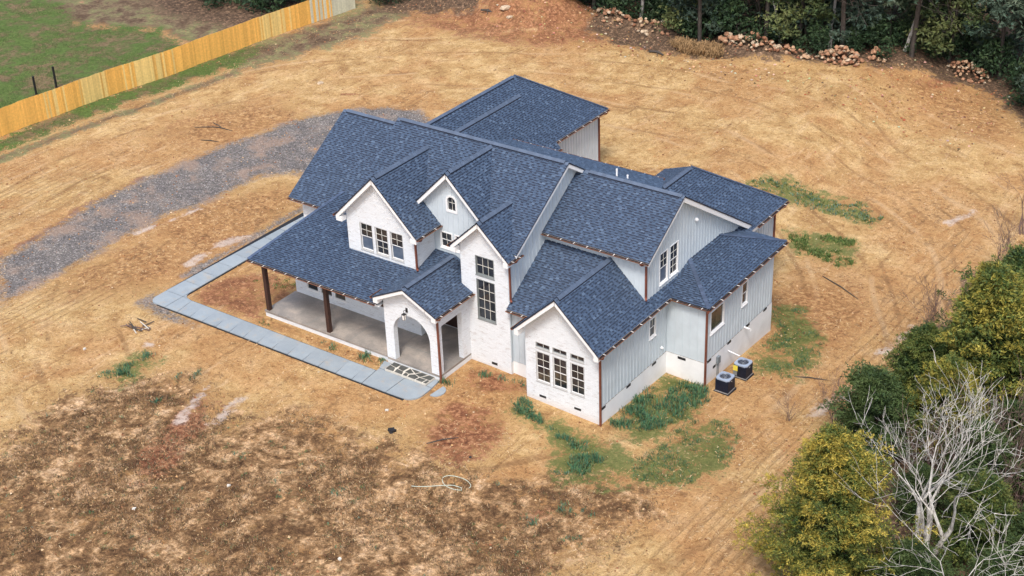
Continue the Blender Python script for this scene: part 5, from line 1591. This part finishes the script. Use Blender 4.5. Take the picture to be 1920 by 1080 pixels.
def patch(poly, cnt, h, n, spread, cols, w=0.014, thr=0.45, sc=0.9):
    xs2 = [p[0] for p in poly]; ys2 = [p[1] for p in poly]
    k = tries = 0
    while k < cnt and tries < cnt*12:
        tries += 1
        x, y = rnd.uniform(min(xs2),max(xs2)), rnd.uniform(min(ys2),max(ys2))
        if not inside(x, y, poly) or not free(x, y): continue
        if float(fbm(np.array([x*sc+40]), np.array([y*sc]), 3)[0])+rnd.gauss(0,0.04) < thr: continue
        tuft(g, x, y, h*rnd.uniform(0.6,1.25), n, spread, cols, w); k += 1
patch([(21.75,2.3),(21.6,4.6),(21.6,6.3),(22.0,7.2),(22.4,8.1),(23.7,8.1),(24.6,7.0),(24.4,5.4),(23.9,3.6),(22.9,2.2)], 230, 0.40, 16, 1.0, GREEN, 0.016, 0.47)
patch([(23.2,8.1),(24.0,7.6),(23.9,8.2)], 10, 0.3, 14, 0.9, GREEN)
patch([(16.7,1.75),(16.5,0.9),(17.6,0.4),(19.3,0.3),(21.2,0.1),(22.6,0.5),(22.8,-0.4),(23.5,-1.0),(22.8,-2.2),(21.9,-1.8),(21.8,-0.5),(20.0,-0.1),(18,1.0),(17.2,1.6)], 150, 0.30, 16, 1.0, GREEN, 0.016, 0.44)
patch([(24.2,0.2),(24.6,2.2),(24.6,5.2),(26.4,6.0),(27.6,4.9),(28.1,2.6),(27.8,0.4),(26.2,-0.6),(25,-0.8)], 380, 0.16, 12, 0.9, YG+GREEN+[(0.28,0.20,0.09)], 0.011, 0.48)
patch([(22.2,18.3),(24.1,18.9),(26.9,15.8),(27.2,11.6),(25.6,11.0),(24.2,12.6),(24,15.8)], 190, 0.18, 12, 0.9, YG+GREEN, 0.012, 0.48)
patch([(14.6,30),(16.2,32.6),(18.3,32.8),(20.9,33.4),(23.1,32.3),(22.8,30.6),(20.7,30.9),(18.8,30.7),(16,29.6)], 190, 0.2, 12, 1.0, YG+BLUEG, 0.02, 0.45)
patch([(18.8,27.2),(20.9,28.3),(22.9,28.4),(23.9,25.8),(23.4,25),(22.3,25.3),(20.8,25.1)], 210, 0.24, 14, 0.9, YG, 0.02, 0.42)
patch([(0.6,-0.35),(9,-0.3),(9,0.4),(0.6,0.4)], 14, 0.18, 12, 0.9, GREEN+YG)
patch([(-3.4,3.0),(-1,4.6),(0,4.4),(-1.6,2.8)], 30, 0.14, 10, 0.9, YG)
for x, y, h, k in ((7.7,0.25,0.42,5),(8.6,0.1,0.25,3),(5.2,0.1,0.2,2),(12.95,0.25,0.42,4),(14.3,2.0,0.32,5),(15.0,2.3,0.24,3),(15.9,2.5,0.22,3),(-1.9,-7.9,0.34,12),(-2.3,-7.3,0.3,6),(-2.2,-6.1,0.28,8),(-2.7,-8.6,0.22,5),(1.5,-5.9,0.22,5),(1.7,-8.9,0.24,4),(0.9,-6.7,0.16,3),
                   (21.9,-2.6,0.2,4),(23.6,-4.6,0.28,6),(23.0,-6.2,0.24,5),(24.6,-4.2,0.2,3),(25.3,-6.0,0.2,4),(14.5,-9.3,0.2,3),(12.0,-10.8,0.18,2),(8.6,-9.8,0.2,3)):
    for j in range(k): tuft(g, x+rnd.gauss(0,0.22), y+rnd.gauss(0,0.18), h, 16, 1.1, GREEN+(BLUEG if h < 0.3 else []), 0.015)
for k in range(260):   # scattered rosettes in the weedy front
    x, y = rnd.uniform(-4,30), rnd.uniform(-22,-4)
    if inside(x, y, FEATS['weed'][0][0]): tuft(g, x, y, rnd.uniform(0.08,0.17), 12, 1.6, BLUEG+GREEN+YG, 0.013)
g.build("grass", 'grass', None, kind="stuff")
rs_ = np.random.RandomState(17)
def free_np(x, y):
    ok = np.ones(len(x), bool)
    for a, b_, c, d in HOUSE_BOXES: ok &= ~((x > a) & (x < b_) & (y > c) & (y < d))
    return ok
def tri_mesh(name, V, C, mat):
    """V: (n,3,3) triangles, C: (n,3) colours"""
    n = len(V); me = bpy.data.meshes.new(name)
    me.vertices.add(n*3); me.vertices.foreach_set("co", V.astype(np.float32).ravel())
    me.loops.add(n*3); me.loops.foreach_set("vertex_index", np.arange(n*3, dtype=np.int32))
    me.polygons.add(n); me.polygons.foreach_set("loop_start", np.arange(0, n*3, 3, dtype=np.int32))
    me.update(calc_edges=True)
    ca = me.color_attributes.new("Col", 'FLOAT_COLOR', 'CORNER')
    ca.data.foreach_set("color", np.repeat(np.concatenate([C, np.ones((n,1))],1).astype(np.float32), 3, axis=0).ravel())
    me.materials.append(M[mat]); return me
def blades(x, y, n, h, spread, w, pal, jit=0.06):
    """n upright blades round every spot"""
    m_ = len(x); X = np.repeat(x, n)+rs_.normal(0, jit, m_*n); Y = np.repeat(y, n)+rs_.normal(0, jit, m_*n)
    Z = ground_np(X, Y)-0.01
    a = rs_.uniform(0, 6.283, m_*n); b_ = rs_.uniform(0.1, 1, m_*n)*spread; L = np.repeat(h, n)*rs_.uniform(0.5, 1.3, m_*n)
    D = np.stack([np.cos(a)*b_, np.sin(a)*b_, np.ones(m_*n)], 1); D /= np.linalg.norm(D, axis=1)[:,None]
    Wv = np.stack([-np.sin(a), np.cos(a), np.zeros(m_*n)], 1)*w
    P = np.stack([X, Y, Z], 1)
    V = np.stack([P-Wv, P+Wv, P+D*L[:,None]], 1)
    C = np.array(pal)[rs_.randint(0, len(pal), m_*n)]*rs_.uniform(0.75, 1.25, (m_*n,1))
    return V, C
# dry stubble over the brown front ground: thick where the soil is dark
x = rs_.uniform(-7, 32, 90000); y = rs_.uniform(-27, 0, 90000)
sd = np.max([sdf_poly(x, y, p) for p, _ in FEATS['weed']], axis=0)
dens = sstep(0.44, 0.56, 1-fbm(x*0.55+3, y*0.55, 4))*sstep(-1.5, 2.0, sd)
k = (rs_.rand(len(x)) < dens) & free_np(x, y)
x, y = x[k], y[k]
DRY = [(0.10,0.055,0.030),(0.15,0.085,0.045),(0.075,0.045,0.025),(0.26,0.16,0.09),(0.42,0.28,0.16),(0.10,0.10,0.04),(0.055,0.035,0.02)]
V, C = blades(x, y, 4, rs_.uniform(0.04, 0.15, len(x)), 1.6, 0.018, DRY)
link("dry_weeds", tri_mesh("dry_weeds", V, C, 'grass'), None, kind="stuff")
# loose straw and litter strewn over the clay
n = 120000
x = rs_.uniform(-33, 33, n); y = rs_.uniform(-20, 54, n)
k = free_np(x, y) & (fbm(x*0.5, y*0.5+9, 3) > rs_.uniform(0.34, 0.60, n))
k &= (np.max([sdf_poly(x, y, p) for p, _ in FEATS['gravel']+FEATS['litter']+FEATS['lawn']], axis=0) < 0.3) & ((np.max([sdf_poly(x, y, p) for p, _ in FEATS['weed']+FEATS['greenp']+FEATS['red']], axis=0) < 0) | (rs_.rand(n) < 0.35))
x, y = x[k], y[k]; n = len(x)
z = ground_np(x, y)+0.012
a = rs_.uniform(0, 6.283, n); L = rs_.uniform(0.03, 0.10, n); w = rs_.uniform(0.006, 0.014, n)
dx, dy = np.cos(a), np.sin(a); tl = rs_.uniform(-0.01, 0.05, n)
A_ = np.stack([x-dx*L, y-dy*L, z], 1); B_ = np.stack([x+dx*L, y+dy*L, z+tl], 1); Sd = np.stack([-dy*w, dx*w, np.zeros(n)], 1)
V = np.concatenate([np.stack([A_-Sd, A_+Sd, B_+Sd], 1), np.stack([A_-Sd, B_+Sd, B_-Sd], 1)])
pal = np.array([(0.58,0.41,0.21),(0.54,0.36,0.17),(0.62,0.47,0.28),(0.45,0.27,0.115),(0.18,0.10,0.05),(0.26,0.145,0.065)])
C = pal[rs_.randint(0, 6, n)]*rs_.uniform(0.85, 1.15, (n,1)); C = np.concatenate([C, C])
link("straw", tri_mesh("straw", V, C, 'grass'), None, kind="stuff")
# small clods, thicker on churned ground
n = 42000
x = rs_.uniform(-33, 33, n); y = rs_.uniform(-20, 54, n)
ro = np.max([sdf_poly(x, y, p) for p, _ in FEATS['rough']+FEATS['red']], axis=0)
k = free_np(x, y) & (rs_.rand(n) < 0.25+0.75*sstep(-1, 0.6, ro)*1.0+0.35*(fbm(x*0.8, y*0.8, 3) > 0.55)); x, y = x[k], y[k]; n = len(x)
sz = rs_.choice([0.02, 0.03, 0.04, 0.06, 0.085], n, p=[0.3, 0.3, 0.2, 0.14, 0.06])
z = ground_np(x, y)+sz*0.2
ph = rs_.uniform(0, 6.283, n); P = np.stack([x, y, z], 1)
ring_ = [P+np.stack([np.cos(ph+q), np.sin(ph+q), np.zeros(n)], 1)*(sz*rs_.uniform(0.7, 1.3, n))[:,None] for q in (0, 1.57, 3.14, 4.71)]
top_ = P+np.stack([np.zeros(n), np.zeros(n), sz*rs_.uniform(0.5, 0.9, n)], 1)
V = np.concatenate([np.stack([ring_[q]-np.array([0,0,0.03]), ring_[(q+1) % 4]-np.array([0,0,0.03]), top_], 1) for q in range(4)])
pal = np.array([(0.30,0.155,0.065),(0.44,0.26,0.12),(0.19,0.09,0.045),(0.52,0.36,0.20),(0.27,0.11,0.055)])
C = np.tile(pal[rs_.randint(0, 5, n)]*rs_.uniform(0.8, 1.2, (n,1)), (4,1))
link("clay_clods", tri_mesh("clay_clods", V, C, 'stone'), None, kind="stuff")
# short grass on the lawn and along the fence foot
n = 60000
x = rs_.uniform(-62, -27, n); y = rs_.uniform(0, 34, n)
sd = np.max([sdf_poly(x, y, p) for p, _ in FEATS['lawn']], axis=0)
k = rs_.rand(n) < sstep(-0.6, 0.8, sd)*sstep(0.40, 0.52, fbm(x*0.4+7, y*0.4, 4)); x, y = x[k], y[k]
V, C = blades(x, y, 3, rs_.uniform(0.04, 0.11, len(x)), 1.2, 0.02, [(0.07,0.13,0.03),(0.10,0.17,0.04),(0.06,0.10,0.03),(0.20,0.19,0.08)], 0.08)
link("lawn_grass", tri_mesh("lawn_grass", V, C, 'grass'), None, kind="stuff")
# clods, chips and pebbles
cl = MB()
CLO = [(0.28,0.15,0.07),(0.45,0.28,0.15),(0.16,0.08,0.045),(0.58,0.45,0.30),(0.30,0.12,0.06)]
def pebble(mb, x, y, s, c, lift=0.3):
    z = ground(x, y)+s*lift
    pts = [Vector((rnd.uniform(0.7,1.2)*s*a, rnd.uniform(0.7,1.2)*s*b_, rnd.uniform(0.6,1.0)*s*c_)) for a,b_,c_ in ((1,0,0),(0,1,0),(-1,0,0),(0,-1,0),(0,0,0.75),(0,0,-0.6))]
    ro = Matrix.Rotation(rnd.uniform(0,6.28), 3, 'Z')
    pts = [ro @ p+Vector((x,y,z)) for p in pts]
    mb.add([tuple(p) for p in pts], [(0,1,4),(1,2,4),(2,3,4),(3,0,4),(1,0,5),(2,1,5),(3,2,5),(0,3,5)], c)
for k in range(1500):
    x, y = rnd.uniform(-32,34), rnd.uniform(-22,52)
    if not free(x, y): continue
    s = rnd.choice((0.02,0.03,0.035,0.05,0.07)); q = rnd.uniform(0.8,1.2)
    pebble(cl, x, y, s, tuple(v*q for v in rnd.choice(CLO)))
for k in range(1200):
    x, y = rnd.uniform(-18,24), rnd.uniform(44,56)
    pebble(cl, x, y, rnd.choice((0.05,0.08,0.12)), tuple(v*rnd.uniform(0.7,1.2) for v in rnd.choice(CLO)))
for k in range(1600):
    x, y = rnd.uniform(-20,-6), rnd.uniform(-12,28)
    if any(inside(x,y,p) for p,_ in FEATS['gravel']):
        q = rnd.uniform(0.6,1.6); pebble(cl, x, y, rnd.choice((0.03,0.045,0.06)), (0.22*q,0.21*q,0.21*q))
for poly in ([(-7.1,-0.6),(-6.9,-2.4),(-4.5,-2.9),(-2.2,-2.4),(-4.5,-2.0),(-6.5,-1.7)], [(-7.1,1.0),(-6.6,1.0),(-6.6,12),(-7.2,12)], [(-5.1,-0.4),(-4.2,-0.5),(-4.0,-0.1),(-5.0,0.3)]):
    for k in range(260):
        x, y = rnd.uniform(-7.2,-2), rnd.uniform(-3,12)
        if inside(x,y,poly): q = rnd.uniform(0.4,1.3); pebble(cl, x, y, rnd.choice((0.03,0.05,0.07)), (0.20*q,0.19*q,0.18*q))
cl.build("clods", 'stone', None, kind="stuff")

# ------------------------------------------------------------------ stone and clay heaps
stone_me = []
for k in range(5):
    r = random.Random(100+k); bm = bmesh.new(); bmesh.ops.create_icosphere(bm, subdivisions=1, radius=1)
    for v in bm.verts: v.co *= r.uniform(0.7,1.15)
    for v in bm.verts: v.co.z *= 0.72
    me = bpy.data.meshes.new("stone"); bm.to_mesh(me); bm.free()
    ca = me.color_attributes.new("Col", 'FLOAT_COLOR', 'CORNER')
    c = [(0.36,0.20,0.12),(0.40,0.26,0.16),(0.22,0.105,0.06),(0.48,0.38,0.27),(0.30,0.16,0.095)][k]
    for d in ca.data: d.color = (*c,1)
    me.materials.append(M['stone']); stone_me.append(me)
def heap(label, x, y, rx, ry, h, n, smin, smax, cat="stone heap", name="stone_heap"):
    z = ground(x, y); t = thing(name, label, cat, (x,y,z), 0, "heaps of orange field stones before the wood")
    for k in range(n):
        a, q = rnd.uniform(0,6.283), math.sqrt(rnd.random())
        px, py = math.cos(a)*q*rx, math.sin(a)*q*ry
        hz = h*(1-q*q)*rnd.uniform(0.35,1.0)
        s = rnd.uniform(smin, smax)
        o = link("stone", rnd.choice(stone_me), t, (px, py, ground(x+px,y+py)-z+hz+s*0.25))
        o.rotation_euler = (rnd.uniform(-0.5,0.5), rnd.uniform(-0.5,0.5), rnd.uniform(0,6.28)); o.scale = (s,s*rnd.uniform(0.7,1),s*rnd.uniform(0.7,1))
heap("largest heap of orange stones before the wood, under the leaning white tree", 10.9,51.6,1.9,1.0,1.2,120,0.09,0.28)
heap("rounded heap of tan stones farthest right, alone in the shade by the wood", 18.9,57.0,1.7,1.1,1.2,110,0.09,0.24)
heap("long low heap of orange stones left of the largest heap", 4.6,49.9,2.2,0.8,0.7,95,0.08,0.25)
heap("small stone heap topped with pale rocks beside the dry grass clumps", 2.5,49.6,1.1,0.7,0.7,26,0.12,0.32)
heap("low scatter of orange stones between the two bigger heaps", 7.8,50.6,1.5,0.6,0.45,26,0.1,0.28)
heap("small heap of red lumps right of the largest heap", 13.2,53.2,0.8,0.5,0.8,18,0.14,0.34)
heap("orange clay and stone heap between the thin white trees and the red mound", -7.9,49.2,1.7,0.9,0.5,40,0.1,0.3)
heap("scatter of brown lumps right of the clay heap", -3.4,49.0,2.2,0.9,0.5,34,0.1,0.3)
for x, y, s, lab in ((-15.6,45.4,0.34,"pale grey boulder on the red dirt below the mound"),(-14.9,45.0,0.22,"smaller grey rock beside the pale boulder on the red dirt"),(-20.1,27.9,0.2,"lone pale rock on the clay behind the gravel drive")):
    o = link("boulder", stone_me[3], None, (x,y,ground(x,y)+s*0.3), 0.6, (s*1.4,s,s)); o['label'] = lab; o['category'] = "rock"
for x, y, lab in ((-1.6,45.9,"dark branch stub lying on the field before the dry grass"),(-17.2,45.2,"dark root lying across the red dirt")):
    m_ = MB(); z = ground(x,y)
    m_.tube([(x-0.7,y,z+0.1),(x,y+0.1,z+0.16),(x+0.6,y-0.1,z+0.08)],[0.08,0.1,0.05],6); m_.tube([(x,y,z+0.12),(x+0.3,y-0.5,z+0.05)],[0.05,0.02],5)
    o = m_.build("branch", 'bark_dark'); o['label'] = lab; o['category'] = "branch"
# wood scrap pile
z0 = ground(-4.9,-4.3)
wp = thing("wood_scrap_pile", "loose pile of pale and dark wood sticks on the clay left of the walk", "scrap wood", (-4.9,-4.3,z0))
for k in range(15):
    a = rnd.uniform(-0.5,0.6)+(1.4 if k % 5 == 0 else 0); L = rnd.uniform(0.25,0.55); cx_, cy_ = rnd.gauss(0,0.4), rnd.gauss(0,0.3); zz = 0.03+0.02*(k//3)
    m_ = MB(); m_.bar((cx_-math.cos(a)*L,cy_-math.sin(a)*L,zz),(cx_+math.cos(a)*L,cy_+math.sin(a)*L,zz+0.04),0.05,0.03)
    m_.build("stick", M['trim'] if False else ('bark_dark' if k % 2 else 'twig' if k % 3 else 'mortar'), wp)
# loop of pale hose lying in the weeds
hz = MB(); pts = []
for k in range(40):
    t = k/39
    a = t*7.2; rr = 0.62+0.25*math.sin(a*0.5)
    if t < 0.75: x, y = 18.6+rr*math.cos(a)*1.0, -5.9+rr*math.sin(a)*0.55
    else: u = (t-0.75)/0.25; x, y = 18.6+0.5-u*2.2, -6.1-u*0.9+0.25*math.sin(u*5)
    pts.append((x,y,ground(x,y)+0.04))
hz.tube(pts, 0.016, 6); o = hz.build("hose", 'hose'); o['label'] = "loop of thin pale hose lying in the brown weeds"; o['category'] = "hose"
# black scrap and pale bits
def scrap(x, y, s, mat, lab, cat="scrap", name="scrap"):
    bm = bmesh.new(); bmesh.ops.create_cube(bm, size=1)
    bmesh.ops.subdivide_edges(bm, edges=bm.edges[:], cuts=1, use_grid_fill=True)
    r = random.Random(int(x*100))
    for v in bm.verts: v.co = Vector((v.co.x*s*r.uniform(0.6,1.3), v.co.y*s*r.uniform(0.5,1.1), v.co.z*s*r.uniform(0.3,0.7)))
    me = bpy.data.meshes.new(name); bm.to_mesh(me); bm.free(); me.materials.append(M[mat])
    o = link(name, me, None, (x,y,ground(x,y)+s*0.2), r.uniform(0,3)); o['label'] = lab; o['category'] = cat
scrap(13.4,-4.4,0.34,'black',"crumpled black plastic scrap on the clay before the walk")
scrap(17.8,-3.9,0.12,'black',"tiny black lump on the clay between the house and the hose")
for x, y, lab in ((12.0,-3.1,"white rock lying just before the end of the walk"),(17.5,-13.0,"pale chip in the weeds near the bottom edge"),(9.8,-12.0,"small white chip in the brown weeds at the lower left"),(-5.6,-7.4,"white pebble on the clay at the far left"),(7.3,-15.6,"white scrap in the weeds at the bottom left edge")):
    scrap(x,y,0.16,'mortar',lab,"rock","pale_rock")
# thin dark sticks on the cleared field and scrape lines by the drive
for x, y, a, L, lab in ((-21.5,17.6,0.5,1.0,"longest dark stick on the clay above the gravel drive"),(-21.0,18.1,-0.3,0.8,"dark stick crossing the longest one above the gravel drive"),(-20.4,17.9,0.1,0.9,"dark stick at the right of the stick group above the drive"),(-19.6,15.9,0.3,0.7,"short dark stick nearest the upper edge of the gravel drive"),
        (24.6,22.6,-0.45,1.6,"long dark stick on the clay behind the right end of the house"),(15.9,-3.6,0.9,0.8,"thin dark stick on the reddish clay between the walk and the hose"),(27.6,12.3,0.4,1.0,"thin dark stick on the clay right of the air conditioners")):
    m_ = MB(); z = ground(x,y)+0.03
    m_.tube([(x-math.cos(a)*L,y-math.sin(a)*L,z),(x,y+0.05,z+0.04),(x+math.cos(a)*L,y+math.sin(a)*L,z)],[0.03,0.035,0.015],5)
    o = m_.build("stick", 'bark_dark'); o['label'] = lab; o['category'] = "stick"; o['group'] = "loose dark sticks on the clay"
print("objects", len(bpy.data.objects), "tris", sum(len(m.polygons) for m in bpy.data.meshes))
